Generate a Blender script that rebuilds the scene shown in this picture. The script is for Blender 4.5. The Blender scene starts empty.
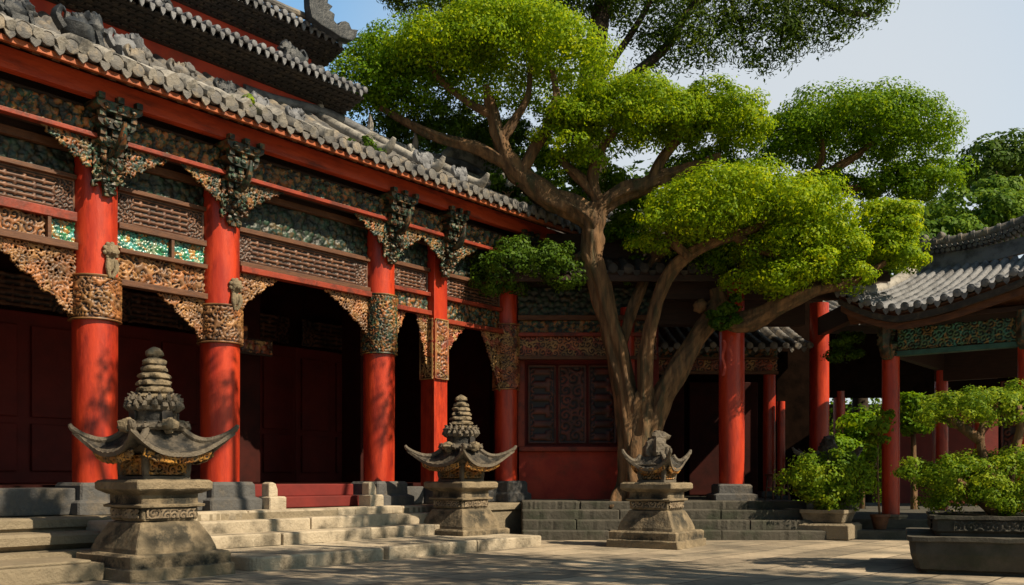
import bpy, bmesh, math, random
import numpy as np
from mathutils import Vector, Matrix, noise

sc = bpy.context.scene
COL = sc.collection
R = math.radians

# ------------------------------------------------------------------ camera
F = 950.0; HZ = 478.0; CAMZ = 0.95
cam_d = bpy.data.cameras.new('camera'); cam = bpy.data.objects.new('camera', cam_d); COL.objects.link(cam)
cam.location = (0, 0, CAMZ); cam.rotation_euler = (R(90), 0, 0)
cam_d.sensor_width = 36; cam_d.lens = 36*F/1024
cam_d.shift_y = (HZ-292.5)/1024
cam_d.clip_start = .05; cam_d.clip_end = 2000
sc.camera = cam

# ------------------------------------------------------------------ light
SUN_EL, SUN_AZ = R(43), R(30)          # azimuth measured from +X towards -Y
sv = Vector((math.cos(SUN_EL)*math.cos(SUN_AZ), -math.cos(SUN_EL)*math.sin(SUN_AZ), math.sin(SUN_EL)))
sl = bpy.data.lights.new('sun', 'SUN'); sl.energy = 5.0; sl.angle = R(.5); sl.color = (1, .83, .60)
so = bpy.data.objects.new('sun', sl); COL.objects.link(so)
so.rotation_euler = sv.to_track_quat('Z', 'Y').to_euler(); so.location = (20, -6, 20)
w = bpy.data.worlds.new('World'); sc.world = w; w.use_nodes = True
nt = w.node_tree; nt.nodes.clear()
out = nt.nodes.new('ShaderNodeOutputWorld'); bg = nt.nodes.new('ShaderNodeBackground')
sky = nt.nodes.new('ShaderNodeTexSky'); sky.sky_type = 'NISHITA'; sky.sun_disc = False
sky.sun_elevation = SUN_EL; sky.sun_rotation = math.atan2(sv.x, sv.y)
sky.air_density = 1.0; sky.dust_density = 2.5; sky.ozone_density = 1.5
tc = nt.nodes.new('ShaderNodeTexCoord'); mp = nt.nodes.new('ShaderNodeMapping'); mp.inputs['Scale'].default_value = (1.2, 1.2, 3.2)
cn = nt.nodes.new('ShaderNodeTexNoise'); cn.inputs['Scale'].default_value = 2.1; cn.inputs['Detail'].default_value = 5; cn.inputs['Roughness'].default_value = .5
cr = nt.nodes.new('ShaderNodeValToRGB'); cr.color_ramp.elements[0].position = .46; cr.color_ramp.elements[1].position = .78
cr.color_ramp.elements[1].color = (.85, .85, .85, 1)
mx = nt.nodes.new('ShaderNodeMix'); mx.data_type = 'RGBA'; mx.inputs[7].default_value = (7.0, 7.2, 7.6, 1)
L = nt.links
L.new(tc.outputs['Generated'], mp.inputs['Vector']); L.new(mp.outputs[0], cn.inputs['Vector']); L.new(cn.outputs['Fac'], cr.inputs['Fac'])
# thin bright haze low in the north-east part of the sky, clear blue elsewhere
def dirmask(vec, a, b):
    d = nt.nodes.new('ShaderNodeVectorMath'); d.operation = 'DOT_PRODUCT'; d.inputs[1].default_value = Vector(vec).normalized()
    L.new(tc.outputs['Generated'], d.inputs[0])
    r = nt.nodes.new('ShaderNodeMapRange'); r.interpolation_type = 'SMOOTHSTEP'; r.inputs[1].default_value = a; r.inputs[2].default_value = b
    L.new(d.outputs['Value'], r.inputs[0]); return r.outputs[0]
mN = dirmask((0, 1, .3), .35, .95); mE = dirmask((.27, 1, .30), .88, 1.0)
gain = nt.nodes.new('ShaderNodeMath'); gain.operation = 'MULTIPLY_ADD'; gain.inputs[1].default_value = 2.6; gain.inputs[2].default_value = 1
L.new(mN, gain.inputs[0])
sc_sky = nt.nodes.new('ShaderNodeVectorMath'); sc_sky.operation = 'SCALE'; L.new(sky.outputs[0], sc_sky.inputs[0]); L.new(gain.outputs[0], sc_sky.inputs['Scale'])
hz = nt.nodes.new('ShaderNodeMath'); hz.operation = 'MULTIPLY'; hz.inputs[1].default_value = .9; L.new(mE, hz.inputs[0])
cl = nt.nodes.new('ShaderNodeMath'); cl.operation = 'MULTIPLY'; L.new(cr.outputs['Color'], cl.inputs[0]); L.new(mN, cl.inputs[1])
mxx = nt.nodes.new('ShaderNodeMath'); mxx.operation = 'MAXIMUM'; L.new(cl.outputs[0], mxx.inputs[0]); L.new(hz.outputs[0], mxx.inputs[1])
mx.inputs[7].default_value = (9.6, 10.0, 10.3, 1)
tn = nt.nodes.new('ShaderNodeVectorMath'); tn.operation = 'MULTIPLY'; tn.inputs[1].default_value = (.78, 1.0, .97); L.new(sc_sky.outputs[0], tn.inputs[0])
L.new(mxx.outputs[0], mx.inputs[0]); L.new(tn.outputs[0], mx.inputs[6]); L.new(mx.outputs[2], bg.inputs['Color'])
bg.inputs['Strength'].default_value = .05
L.new(bg.outputs[0], out.inputs['Surface'])
sc.view_settings.view_transform = 'Standard'; sc.view_settings.look = 'None'
sc.view_settings.gamma = 1; sc.view_settings.exposure = 0.55; sc.view_settings.use_curve_mapping = False

# ------------------------------------------------------------------ materials
def mat(name, c1, c2=None, rough=.7, scale=6., bump=.0, bscale=None, c3=None, s3=1.5, lo=.4, hi=.65, spec=.4, metal=0, detail=6, stretch=(1, 1, 1), c3r=(.5, .66), worn=0.):
    m = bpy.data.materials.new(name); m.use_nodes = True
    n = m.node_tree.nodes; l = m.node_tree.links; b = n['Principled BSDF']
    b.inputs['Roughness'].default_value = rough; b.inputs['Specular IOR Level'].default_value = spec
    b.inputs['Metallic'].default_value = metal
    tc = n.new('ShaderNodeTexCoord'); mp = n.new('ShaderNodeMapping'); mp.inputs['Scale'].default_value = stretch
    l.new(tc.outputs['Object'], mp.inputs['Vector'])
    if c2 is None: c2 = tuple(x*.7 for x in c1)
    t = n.new('ShaderNodeTexNoise'); t.inputs['Scale'].default_value = scale; t.inputs['Detail'].default_value = detail
    t.inputs['Roughness'].default_value = .62
    r = n.new('ShaderNodeValToRGB'); r.color_ramp.elements[0].position = lo; r.color_ramp.elements[1].position = hi
    r.color_ramp.elements[0].color = (*c1, 1); r.color_ramp.elements[1].color = (*c2, 1)
    l.new(mp.outputs[0], t.inputs['Vector']); l.new(t.outputs['Fac'], r.inputs['Fac'])
    col = r.outputs['Color']
    if c3:
        t3 = n.new('ShaderNodeTexNoise'); t3.inputs['Scale'].default_value = s3; t3.inputs['Detail'].default_value = 7; t3.inputs['Roughness'].default_value = .7
        r3 = n.new('ShaderNodeValToRGB'); r3.color_ramp.elements[0].position = c3r[0]; r3.color_ramp.elements[1].position = c3r[1]
        l.new(mp.outputs[0], t3.inputs['Vector']); l.new(t3.outputs['Fac'], r3.inputs['Fac'])
        x = n.new('ShaderNodeMix'); x.data_type = 'RGBA'; x.inputs[7].default_value = (*c3, 1)
        l.new(r3.outputs['Color'], x.inputs[0]); l.new(col, x.inputs[6]); col = x.outputs[2]
    if worn:
        ge = n.new('ShaderNodeNewGeometry'); rp = n.new('ShaderNodeMapRange'); rp.inputs[1].default_value = .505; rp.inputs[2].default_value = .56
        rp.inputs[3].default_value = 0; rp.inputs[4].default_value = worn
        l.new(ge.outputs['Pointiness'], rp.inputs[0])
        xw = n.new('ShaderNodeMix'); xw.data_type = 'RGBA'; xw.inputs[7].default_value = (*[min(.6, q*1.5) for q in c1], 1)
        l.new(rp.outputs[0], xw.inputs[0]); l.new(col, xw.inputs[6]); col = xw.outputs[2]
    l.new(col, b.inputs['Base Color'])
    if bump:
        tb = n.new('ShaderNodeTexNoise'); tb.inputs['Scale'].default_value = bscale or scale*4; tb.inputs['Detail'].default_value = 8; tb.inputs['Roughness'].default_value = .65
        l.new(mp.outputs[0], tb.inputs['Vector'])
        bp = n.new('ShaderNodeBump'); bp.inputs['Strength'].default_value = bump; bp.inputs['Distance'].default_value = .03
        l.new(tb.outputs['Fac'], bp.inputs['Height']); l.new(bp.outputs[0], b.inputs['Normal'])
    m['col'] = 1
    return m

def carve_mat(name, low, high, accents=(), ascale=9., rough=.5, edge=(.25, .6)):
    """low in the carved recesses, high on the raised work; accents: painted patches"""
    m = bpy.data.materials.new(name); m.use_nodes = True
    n = m.node_tree.nodes; l = m.node_tree.links; b = n['Principled BSDF']
    b.inputs['Roughness'].default_value = rough
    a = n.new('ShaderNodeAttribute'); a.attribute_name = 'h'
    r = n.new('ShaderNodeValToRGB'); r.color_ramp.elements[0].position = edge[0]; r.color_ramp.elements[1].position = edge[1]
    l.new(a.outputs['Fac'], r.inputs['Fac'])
    tc = n.new('ShaderNodeTexCoord')
    hi = None
    if accents:
        v = n.new('ShaderNodeTexVoronoi'); v.inputs['Scale'].default_value = ascale
        nz = n.new('ShaderNodeTexNoise'); nz.inputs['Scale'].default_value = ascale*.7; nz.inputs['Detail'].default_value = 3
        av = n.new('ShaderNodeMix'); av.data_type = 'VECTOR'; av.inputs[0].default_value = .12
        l.new(tc.outputs['Object'], nz.inputs['Vector']); l.new(tc.outputs['Object'], av.inputs[4]); l.new(nz.outputs['Color'], av.inputs[5])
        l.new(av.outputs[1], v.inputs['Vector'])
        sx = n.new('ShaderNodeSeparateColor'); l.new(v.outputs['Color'], sx.inputs[0])
        rr = n.new('ShaderNodeValToRGB'); rr.color_ramp.interpolation = 'CONSTANT'
        cols = [high, *accents]
        rr.color_ramp.elements[0].color = (*cols[0], 1); rr.color_ramp.elements[1].position = 1/len(cols); rr.color_ramp.elements[1].color = (*cols[1], 1)
        for k in range(2, len(cols)):
            e = rr.color_ramp.elements.new(k/len(cols)); e.color = (*cols[k], 1)
        l.new(sx.outputs[0], rr.inputs['Fac']); hi = rr.outputs['Color']
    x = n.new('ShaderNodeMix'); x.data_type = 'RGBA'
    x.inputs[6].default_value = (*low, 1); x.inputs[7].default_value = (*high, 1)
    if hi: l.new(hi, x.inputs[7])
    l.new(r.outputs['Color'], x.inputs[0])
    # grime
    g = n.new('ShaderNodeTexNoise'); g.inputs['Scale'].default_value = 5; g.inputs['Detail'].default_value = 8
    gr = n.new('ShaderNodeValToRGB'); gr.color_ramp.elements[0].position = .35; gr.color_ramp.elements[1].position = .62
    gr.color_ramp.elements[0].color = (.35, .33, .3, 1); gr.color_ramp.elements[1].color = (1, 1, 1, 1)
    l.new(tc.outputs['Object'], g.inputs['Vector']); l.new(g.outputs['Fac'], gr.inputs['Fac'])
    mu = n.new('ShaderNodeMix'); mu.data_type = 'RGBA'; mu.blend_type = 'MULTIPLY'; mu.inputs[0].default_value = 1
    l.new(x.outputs[2], mu.inputs[6]); l.new(gr.outputs['Color'], mu.inputs[7]); l.new(mu.outputs[2], b.inputs['Base Color'])
    return m

def leaf_mat(name, dark, mid, bright, trans=.35):
    m = bpy.data.materials.new(name); m.use_nodes = True
    n = m.node_tree.nodes; l = m.node_tree.links; b = n['Principled BSDF']
    a = n.new('ShaderNodeAttribute'); a.attribute_name = 'tint'
    r = n.new('ShaderNodeValToRGB'); r.color_ramp.elements[0].color = (*dark, 1); r.color_ramp.elements[1].color = (*bright, 1)
    e = r.color_ramp.elements.new(.5); e.color = (*mid, 1)
    l.new(a.outputs['Fac'], r.inputs['Fac']); l.new(r.outputs['Color'], b.inputs['Base Color'])
    b.inputs['Roughness'].default_value = .55; b.inputs['Specular IOR Level'].default_value = .14
    t = n.new('ShaderNodeBsdfTranslucent'); l.new(r.outputs['Color'], t.inputs['Color'])
    hs = n.new('ShaderNodeHueSaturation'); hs.inputs['Hue'].default_value = .48; hs.inputs['Value'].default_value = 1.5
    l.new(r.outputs['Color'], hs.inputs['Color']); l.new(hs.outputs[0], t.inputs['Color'])
    x = n.new('ShaderNodeMixShader'); x.inputs[0].default_value = trans
    l.new(b.outputs[0], x.inputs[1]); l.new(t.outputs[0], x.inputs[2]); l.new(x.outputs[0], n['Material Output'].inputs['Surface'])
    return m

M = {}
M['red'] = mat('red_lacquer', (.48, .046, .015), (.31, .023, .010), .34, 2.6, .22, 7, c3=(.17, .015, .009), s3=2.2, spec=.45, stretch=(2.2, 2.2, .55))
M['redtrim'] = mat('red_trim_paint', (.26, .034, .012), (.15, .020, .009), .5, 4, .2, c3=(.09, .020, .010), s3=4)
M['sunlitpurlin'] = mat('sunlit_red_purlin', (.46, .060, .018), (.33, .038, .014), .45, 3, .2, c3=(.17, .025, .012), s3=2.5, stretch=(.5, 3, 3))  # purlin red brightened to stand in for sunlight under the eave
M['orangetrim'] = mat('orange_eave_paint', (.38, .10, .03), (.26, .055, .018), .55, 6, .3, c3=(.12, .04, .02), s3=5)
M['redwall'] = mat('red_wall_paint', (.16, .014, .010), (.11, .010, .008), .7, 2.5, .12, 20)
M['redbright'] = mat('red_plaster', (.48, .06, .03), (.36, .04, .025), .8, 3, .12, 20, c3=(.25, .05, .03), s3=2)
M['darkwood'] = mat('dark_timber', (.035, .016, .010), (.02, .010, .007), .7, 5, .15, stretch=(1, 6, 6))
M['brownwood'] = mat('brown_timber', (.12, .048, .02), (.06, .024, .012), .6, 5, .2, stretch=(1, 5, 5))
M['shadewood'] = mat('shade_black_timber', (.012, .007, .005), (.006, .004, .003), .9, 4, .2, spec=0)  # near-black timber: shade of porch and gallery put into the colour
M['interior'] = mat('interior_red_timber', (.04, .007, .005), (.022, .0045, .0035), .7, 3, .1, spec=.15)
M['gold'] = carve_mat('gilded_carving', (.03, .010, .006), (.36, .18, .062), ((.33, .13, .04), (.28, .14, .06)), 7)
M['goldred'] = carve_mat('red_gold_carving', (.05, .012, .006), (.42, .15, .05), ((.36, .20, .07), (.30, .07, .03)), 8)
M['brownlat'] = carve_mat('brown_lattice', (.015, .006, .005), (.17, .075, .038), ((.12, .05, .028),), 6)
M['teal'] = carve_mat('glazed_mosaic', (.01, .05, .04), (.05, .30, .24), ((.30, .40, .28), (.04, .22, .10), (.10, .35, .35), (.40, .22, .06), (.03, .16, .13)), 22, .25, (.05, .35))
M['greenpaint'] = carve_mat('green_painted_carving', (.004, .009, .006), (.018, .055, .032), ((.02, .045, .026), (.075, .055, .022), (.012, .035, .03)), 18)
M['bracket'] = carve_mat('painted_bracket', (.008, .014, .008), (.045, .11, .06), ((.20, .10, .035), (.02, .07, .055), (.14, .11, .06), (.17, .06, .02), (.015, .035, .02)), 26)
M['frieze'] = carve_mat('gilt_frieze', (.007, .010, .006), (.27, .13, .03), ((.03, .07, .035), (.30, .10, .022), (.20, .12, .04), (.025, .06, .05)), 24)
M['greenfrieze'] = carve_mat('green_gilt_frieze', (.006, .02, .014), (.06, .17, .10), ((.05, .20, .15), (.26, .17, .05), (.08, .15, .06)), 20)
M['stone'] = mat('weathered_stone', (.18, .148, .10), (.095, .076, .053), .85, 3.5, .8, 24, c3=(.034, .032, .024), s3=2.6, c3r=(.46, .62), worn=.6)
M['stonepale'] = mat('pale_worn_stone', (.37, .315, .235), (.20, .168, .122), .85, 2.5, .8, 22, c3=(.065, .056, .04), s3=2.4, c3r=(.49, .63), worn=.5)
M['stonedark'] = mat('mossy_dark_stone', (.075, .068, .054), (.042, .039, .03), .85, 3.5, .5, 20, c3=(.035, .04, .025), s3=2)
M['slate'] = mat('blue_grey_slate', (.085, .085, .085), (.045, .046, .048), .75, 3, .6, 20, c3=(.14, .12, .095), s3=3)
M['shrine'] = mat('lichened_shrine_stone', (.20, .157, .10), (.09, .07, .045), .85, 5, 1.0, 20, c3=(.022, .021, .016), s3=4.2, c3r=(.43, .56), worn=.55)
M['shrineroof'] = mat('sooty_shrine_roof', (.115, .095, .07), (.045, .039, .032), .6, 6, 1.0, 22, c3=(.015, .015, .014), s3=4.5, c3r=(.44, .56), worn=.6)
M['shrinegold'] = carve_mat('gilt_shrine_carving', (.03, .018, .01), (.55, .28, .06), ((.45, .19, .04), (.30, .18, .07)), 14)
M['tile'] = mat('grey_roof_tile', (.13, .125, .12), (.065, .065, .068), .6, 4, .6, 24, c3=(.24, .20, .15), s3=5)
M['tilelight'] = mat('pale_roof_tile', (.165, .172, .19), (.095, .10, .115), .55, 4, .5, 24, c3=(.055, .058, .065), s3=4)
M['ridgepale'] = mat('pale_ridge_plaster', (.34, .32, .29), (.22, .21, .19), .7, 4, .5, 24, c3=(.08, .08, .08), s3=4)
M['tiledark'] = mat('dark_eave_brick', (.030, .026, .024), (.018, .017, .017), .75, 5, .3, c3=(.07, .055, .04), s3=9)
M['ridge'] = mat('blue_black_ridge', (.022, .027, .034), (.014, .017, .022), .5, 5, .5, c3=(.07, .075, .08), s3=8)
M['bark'] = mat('bark', (.215, .12, .055), (.075, .043, .022), .9, 4.5, 1.0, 9, c3=(.055, .052, .026), s3=2.2, stretch=(2.4, 2.4, .42), lo=.36, hi=.62)
M['barkdark'] = mat('dark_bark', (.05, .035, .022), (.03, .02, .014), .9, 5, .6, 14)
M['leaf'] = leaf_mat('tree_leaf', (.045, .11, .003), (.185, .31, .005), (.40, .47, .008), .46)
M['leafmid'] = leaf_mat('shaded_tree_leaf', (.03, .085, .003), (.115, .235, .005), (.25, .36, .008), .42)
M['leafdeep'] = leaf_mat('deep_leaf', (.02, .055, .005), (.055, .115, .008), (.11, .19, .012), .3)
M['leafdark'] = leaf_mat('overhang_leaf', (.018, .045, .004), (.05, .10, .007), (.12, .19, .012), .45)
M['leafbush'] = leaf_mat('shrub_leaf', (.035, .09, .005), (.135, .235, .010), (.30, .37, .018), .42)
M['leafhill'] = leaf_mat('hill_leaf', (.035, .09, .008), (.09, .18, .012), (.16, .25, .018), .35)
M['redlat'] = carve_mat('dark_red_lattice', (.02, .005, .004), (.15, .030, .014), ((.11, .028, .014),), 6)
M['ribbon'] = mat('red_ribbon', (.40, .05, .025), (.25, .03, .02), .8, 10)
M['soil'] = mat('potting_soil', (.03, .022, .015), (.02, .015, .01), .95, 20, .6)

# ------------------------------------------------------------------ helpers
def P(x, y, Y):
    return Vector(((x-512)*Y/F, Y, CAMZ+(HZ-y)*Y/F))

def tagit(o, label=None, cat=None, group=None, kind=None):
    if label: o['label'] = label
    if cat: o['category'] = cat
    if group: o['group'] = group
    if kind: o['kind'] = kind
    return o

def empty(name, loc, rz=0, **k):
    o = bpy.data.objects.new(name, None); COL.objects.link(o)
    o.location = loc; o.rotation_euler = (0, 0, rz); o.empty_display_size = .3
    return tagit(o, **k)

class MB:
    def __init__(s): s.v = []; s.f = []; s.h = []
    def add(s, vs, fs, h=0.):
        n = len(s.v); s.v += [tuple(v) for v in vs]; s.f += [tuple(i+n for i in f) for f in fs]
        s.h += list(h) if hasattr(h, '__len__') else [h]*len(vs)
        return s
    def box(s, x0, x1, y0, y1, z0, z1):
        vs = [(x, y, z) for z in (z0, z1) for y in (y0, y1) for x in (x0, x1)]
        return s.add(vs, [(0, 2, 3, 1), (4, 5, 7, 6), (0, 1, 5, 4), (2, 6, 7, 3), (0, 4, 6, 2), (1, 3, 7, 5)])
    def lathe(s, prof, c=(0, 0, 0), seg=24, caps=True):
        vs = []; fs = []
        for r, z in prof:
            for k in range(seg):
                a = 2*math.pi*k/seg; vs.append((c[0]+r*math.cos(a), c[1]+r*math.sin(a), c[2]+z))
        for i in range(len(prof)-1):
            for k in range(seg):
                k2 = (k+1) % seg; fs.append((i*seg+k, i*seg+k2, (i+1)*seg+k2, (i+1)*seg+k))
        if caps:
            fs.append(tuple(reversed(range(seg)))); fs.append(tuple(range((len(prof)-1)*seg, len(prof)*seg)))
        return s.add(vs, fs)
    def sqlathe(s, prof, c=(0, 0, 0), m=8, ch=.012, jit=.004, seed=0):
        """square rings of half width hw, chamfered and a little worn"""
        vs = []; fs = []; ring = 4*m
        for hw, z in prof:
            for q in range(4):
                for k in range(m):
                    t = -1+2*k/(m-1); x, y = hw, t*(hw-ch)
                    a = q*math.pi/2
                    p = Vector((x*math.cos(a)-y*math.sin(a), x*math.sin(a)+y*math.cos(a), z))
                    p += noise.noise_vector(p*7+Vector((seed*3.1, seed, 0)))*jit
                    vs.append(p+Vector(c))
        for i in range(len(prof)-1):
            for k in range(ring):
                k2 = (k+1) % ring; fs.append((i*ring+k, i*ring+k2, (i+1)*ring+k2, (i+1)*ring+k))
        fs.append(tuple(reversed(range(ring)))); fs.append(tuple(range((len(prof)-1)*ring, len(prof)*ring)))
        return s.add(vs, fs)
    def tube(s, pts, rads, seg=10, smooth=0, jit=0., seed=0, caps=True, flute=0.):
        pts = [Vector(p) for p in pts]
        if smooth:
            np_, nr = [], []
            for i in range(len(pts)-1):
                p0 = pts[max(i-1, 0)]; p1 = pts[i]; p2 = pts[i+1]; p3 = pts[min(i+2, len(pts)-1)]
                for k in range(smooth):
                    t = k/smooth
                    np_.append(.5*((2*p1)+(p2-p0)*t+(2*p0-5*p1+4*p2-p3)*t*t+(3*p1-p0-3*p2+p3)*t**3))
                    nr.append(rads[i]*(1-t)+rads[i+1]*t)
            np_.append(pts[-1]); nr.append(rads[-1]); pts, rads = np_, nr
        vs = []; fs = []; up = None
        for i, p in enumerate(pts):
            d = (pts[min(i+1, len(pts)-1)]-pts[max(i-1, 0)]).normalized()
            if up is None:
                up = d.orthogonal().normalized()
            else:
                up = (up-d*up.dot(d)).normalized()
            b = d.cross(up)
            for k in range(seg):
                a = 2*math.pi*k/seg; r = rads[i]
                q = p+(up*math.cos(a)+b*math.sin(a))*r
                if jit:
                    nz = noise.noise(Vector((math.cos(a)*1.7, math.sin(a)*1.7, i*.13+seed*5)))
                    if flute: nz += flute/jit*noise.noise(Vector((math.cos(a)*4.5, math.sin(a)*4.5, i*.10+seed*3)))*2
                    q = p+(q-p)*(1+jit*1.6*nz)
                vs.append(q)
        for i in range(len(pts)-1):
            for k in range(seg):
                k2 = (k+1) % seg; fs.append((i*seg+k, i*seg+k2, (i+1)*seg+k2, (i+1)*seg+k))
        if caps:
            fs.append(tuple(reversed(range(seg)))); fs.append(tuple(range((len(pts)-1)*seg, len(pts)*seg)))
        return s.add(vs, fs)
    def ball(s, c, r, seg=12, jit=0., seed=0):
        r = (r, r, r) if not hasattr(r, '__len__') else r
        vs = []; fs = []; rows = seg//2+1
        for i in range(rows+1):
            th = math.pi*i/rows
            for k in range(seg):
                ph = 2*math.pi*k/seg
                d = Vector((math.sin(th)*math.cos(ph), math.sin(th)*math.sin(ph), math.cos(th)))
                q = 1+jit*noise.noise(d*2.6+Vector((seed*7.3, c[0]*3, c[2]*3))) if jit else 1
                vs.append((c[0]+d.x*r[0]*q, c[1]+d.y*r[1]*q, c[2]+d.z*r[2]*q))
        for i in range(rows):
            for k in range(seg):
                k2 = (k+1) % seg; fs.append((i*seg+k, (i+1)*seg+k, (i+1)*seg+k2, i*seg+k2))
        return s.add(vs, fs)
    def prism(s, poly, y0, y1):
        """outline in x,z extruded from y0 to y1"""
        n = len(poly); vs = [(x, y0, z) for x, z in poly]+[(x, y1, z) for x, z in poly]
        fs = [tuple(range(n)), tuple(reversed(range(n, 2*n)))]+[(i, i+n, (i+1) % n+n, (i+1) % n) for i in range(n)]
        return s.add(vs, fs)
    def prismx(s, poly, x0, x1):
        """outline in y,z extruded along x"""
        n = len(poly); vs = [(x0, y, z) for y, z in poly]+[(x1, y, z) for y, z in poly]
        fs = [tuple(range(n)), tuple(reversed(range(n, 2*n)))]+[(i, i+n, (i+1) % n+n, (i+1) % n) for i in range(n)]
        return s.add(vs, fs)
    def build(s, name, m, parent=None, smooth=False, bevel=0., **k):
        me = bpy.data.meshes.new(name); me.from_pydata(s.v, [], s.f)
        at = me.attributes.new('h', 'FLOAT', 'POINT'); at.data.foreach_set('value', np.array(s.h, dtype=np.float32))
        bm = bmesh.new(); bm.from_mesh(me)
        bmesh.ops.recalc_face_normals(bm, faces=bm.faces)
        if bevel:
            es = [e for e in bm.edges if len(e.link_faces) == 2 and e.calc_face_angle(0) > .6]
            bmesh.ops.bevel(bm, geom=es, offset=bevel, segments=2, affect='EDGES', profile=.6)
        bm.to_mesh(me); bm.free()
        me.materials.append(M[m] if isinstance(m, str) else m)
        if smooth: me.polygons.foreach_set('use_smooth', [True]*len(me.polygons))
        o = bpy.data.objects.new(name, me); COL.objects.link(o)
        if parent: o.parent = parent
        if smooth and smooth != 'all':
            try: me.set_sharp_from_angle(angle=R(40))
            except Exception: pass
        return tagit(o, **k)

# ---- carved relief -------------------------------------------------
def worley(X, Z, cell, seed, jit=.8):
    rng = np.random.RandomState(seed); J = rng.rand(64, 64, 2)
    xi = np.floor(X/cell).astype(int); zi = np.floor(Z/cell).astype(int)
    f1 = np.full(X.shape, 9e9); f2 = f1.copy(); ax = np.zeros_like(X); az = np.zeros_like(X)
    for dx in (-1, 0, 1):
        for dz in (-1, 0, 1):
            cx, cz = xi+dx, zi+dz; j = J[cx % 64, cz % 64]
            px = (cx+.5+(j[..., 0]-.5)*jit)*cell; pz = (cz+.5+(j[..., 1]-.5)*jit)*cell
            d = np.hypot(X-px, Z-pz)
            n1 = d < f1
            f2 = np.where(n1, f1, np.minimum(f2, d))
            ax = np.where(n1, X-px, ax); az = np.where(n1, Z-pz, az)
            f1 = np.where(n1, d, f1)
    return f1/cell, f2/cell, ax/cell, az/cell

def sstep(a, b, x):
    t = np.clip((x-a)/(b-a), 0, 1); return t*t*(3-2*t)

def pattern(kind, X, Z, w, h, cell, seed):
    if kind == 'net':
        cell = cell*.74
        X, Z = X+.22*cell*np.sin(Z/cell*2.3+seed)+.12*cell*np.sin(X/cell*3.1), Z+.22*cell*np.sin(X/cell*2.1+seed*2)
    if kind == 'net':
        f1, f2, ax, az = worley(X, Z, cell, seed)
        rg = np.random.RandomState(seed+3); t = 0
        for k in range(9):
            an = rg.uniform(0, math.pi); wl = cell*rg.uniform(1.7, 3.4)
            t = t+np.sin((X*math.cos(an)+Z*math.sin(an))*2*math.pi/wl+rg.uniform(0, 6.3))
        vine = sstep(.30, .85, .5+.5*np.sin(t*1.55))
        return np.maximum(.62*(1-sstep(.06, .34, f2-f1)), vine)
    if kind == 'scroll':
        f1, f2, ax, az = worley(X, Z, cell*1.7, seed, .7)
        th = np.arctan2(az, ax)
        sp = .5+.5*np.sin(f1*2*math.pi*2.6+th)
        ridge = 1-sstep(.04, .16, f2-f1)
        return np.maximum(sstep(.3, .75, sp), ridge)
    if kind == 'fret':
        per = h/6.0
        line = 1-sstep(.16, .3, np.abs(((Z/per) % 1)-.5))
        vb = 1-sstep(.05, .11, np.abs(((X/(per*3.3)+np.floor(Z/per)*.5) % 1)-.5))
        g = np.maximum(line, vb)
        e = np.minimum(np.minimum(X, w-X), 9)
        f1, f2, ax, az = worley(X, Z, cell*1.2, seed)
        sw = sstep(.3, .75, .5+.5*np.sin(f1*15+np.arctan2(az, ax)))
        k = np.minimum(.3*h*2, w*.22)
        return np.where(e < k, sw, g)
    if kind == 'figures':
        f1, f2, ax, az = worley(X, Z, cell*1.3, seed, .9)
        g1, g2, bx, bz = worley(X, Z, cell*.5, seed+5, .9)
        return np.clip(.8*(1-sstep(.1, .75, f1))+.35*(1-sstep(.1, .6, g1)), 0, 1)
    if kind == 'mosaic':
        f1, f2, ax, az = worley(X, Z, cell*.7, seed, .9)
        return sstep(.02, .3, f2-f1)

def relief(name, parent, w, h, posf, kind, m, res=.012, cell=.06, depth=.025, seed=0, keep=None, pierce=None, thick=.03, border=0., **k):
    """a carved board w wide and h high; posf(x, z, out) gives the 3-D point (arrays)"""
    nx = max(4, int(w/res)); nz = max(4, int(h/res))
    X, Z = np.meshgrid(np.linspace(0, w, nx+1), np.linspace(0, h, nz+1), indexing='ij')
    H = pattern(kind, X, Z, w, h, cell, seed)
    if border:
        e = np.minimum(np.minimum(X, w-X), np.minimum(Z, h-Z))
        H = np.where(e < border, 1.0, np.where(e < border*1.5, .0, H))
    V = np.stack(posf(X, Z, H*depth), -1).reshape(-1, 3)
    idx = np.arange((nx+1)*(nz+1)).reshape(nx+1, nz+1)
    Q = np.stack([idx[:-1, :-1], idx[1:, :-1], idx[1:, 1:], idx[:-1, 1:]], -1)
    ok = np.ones((nx, nz), bool); cx = (X[:-1, :-1]+X[1:, 1:])/2; cz = (Z[:-1, :-1]+Z[1:, 1:])/2
    hc = (H[:-1, :-1]+H[1:, 1:]+H[1:, :-1]+H[:-1, 1:])/4
    if keep is not None:
        ok &= keep(cx, cz)
    if pierce is not None: ok &= hc > pierce
    Q = Q[ok]
    used = np.unique(Q); remap = np.zeros(V.shape[0], int); remap[used] = np.arange(len(used))
    V = V[used]; Q = remap[Q]; hv = H.reshape(-1)[used]
    me = bpy.data.meshes.new(name)
    me.vertices.add(len(V)); me.vertices.foreach_set('co', V.astype(np.float32).ravel())
    me.loops.add(len(Q)*4); me.loops.foreach_set('vertex_index', Q.astype(np.int32).ravel())
    me.polygons.add(len(Q)); me.polygons.foreach_set('loop_start', np.arange(len(Q), dtype=np.int32)*4)
    me.polygons.foreach_set('use_smooth', np.ones(len(Q), bool))
    me.update(calc_edges=True)
    at = me.attributes.new('h', 'FLOAT', 'POINT'); at.data.foreach_set('value', hv.astype(np.float32))
    me.materials.append(M[m])
    o = bpy.data.objects.new(name, me); COL.objects.link(o)
    if parent: o.parent = parent
    if thick:
        md = o.modifiers.new('thickness', 'SOLIDIFY'); md.thickness = thick; md.offset = -1
    return tagit(o, **k)

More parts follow.
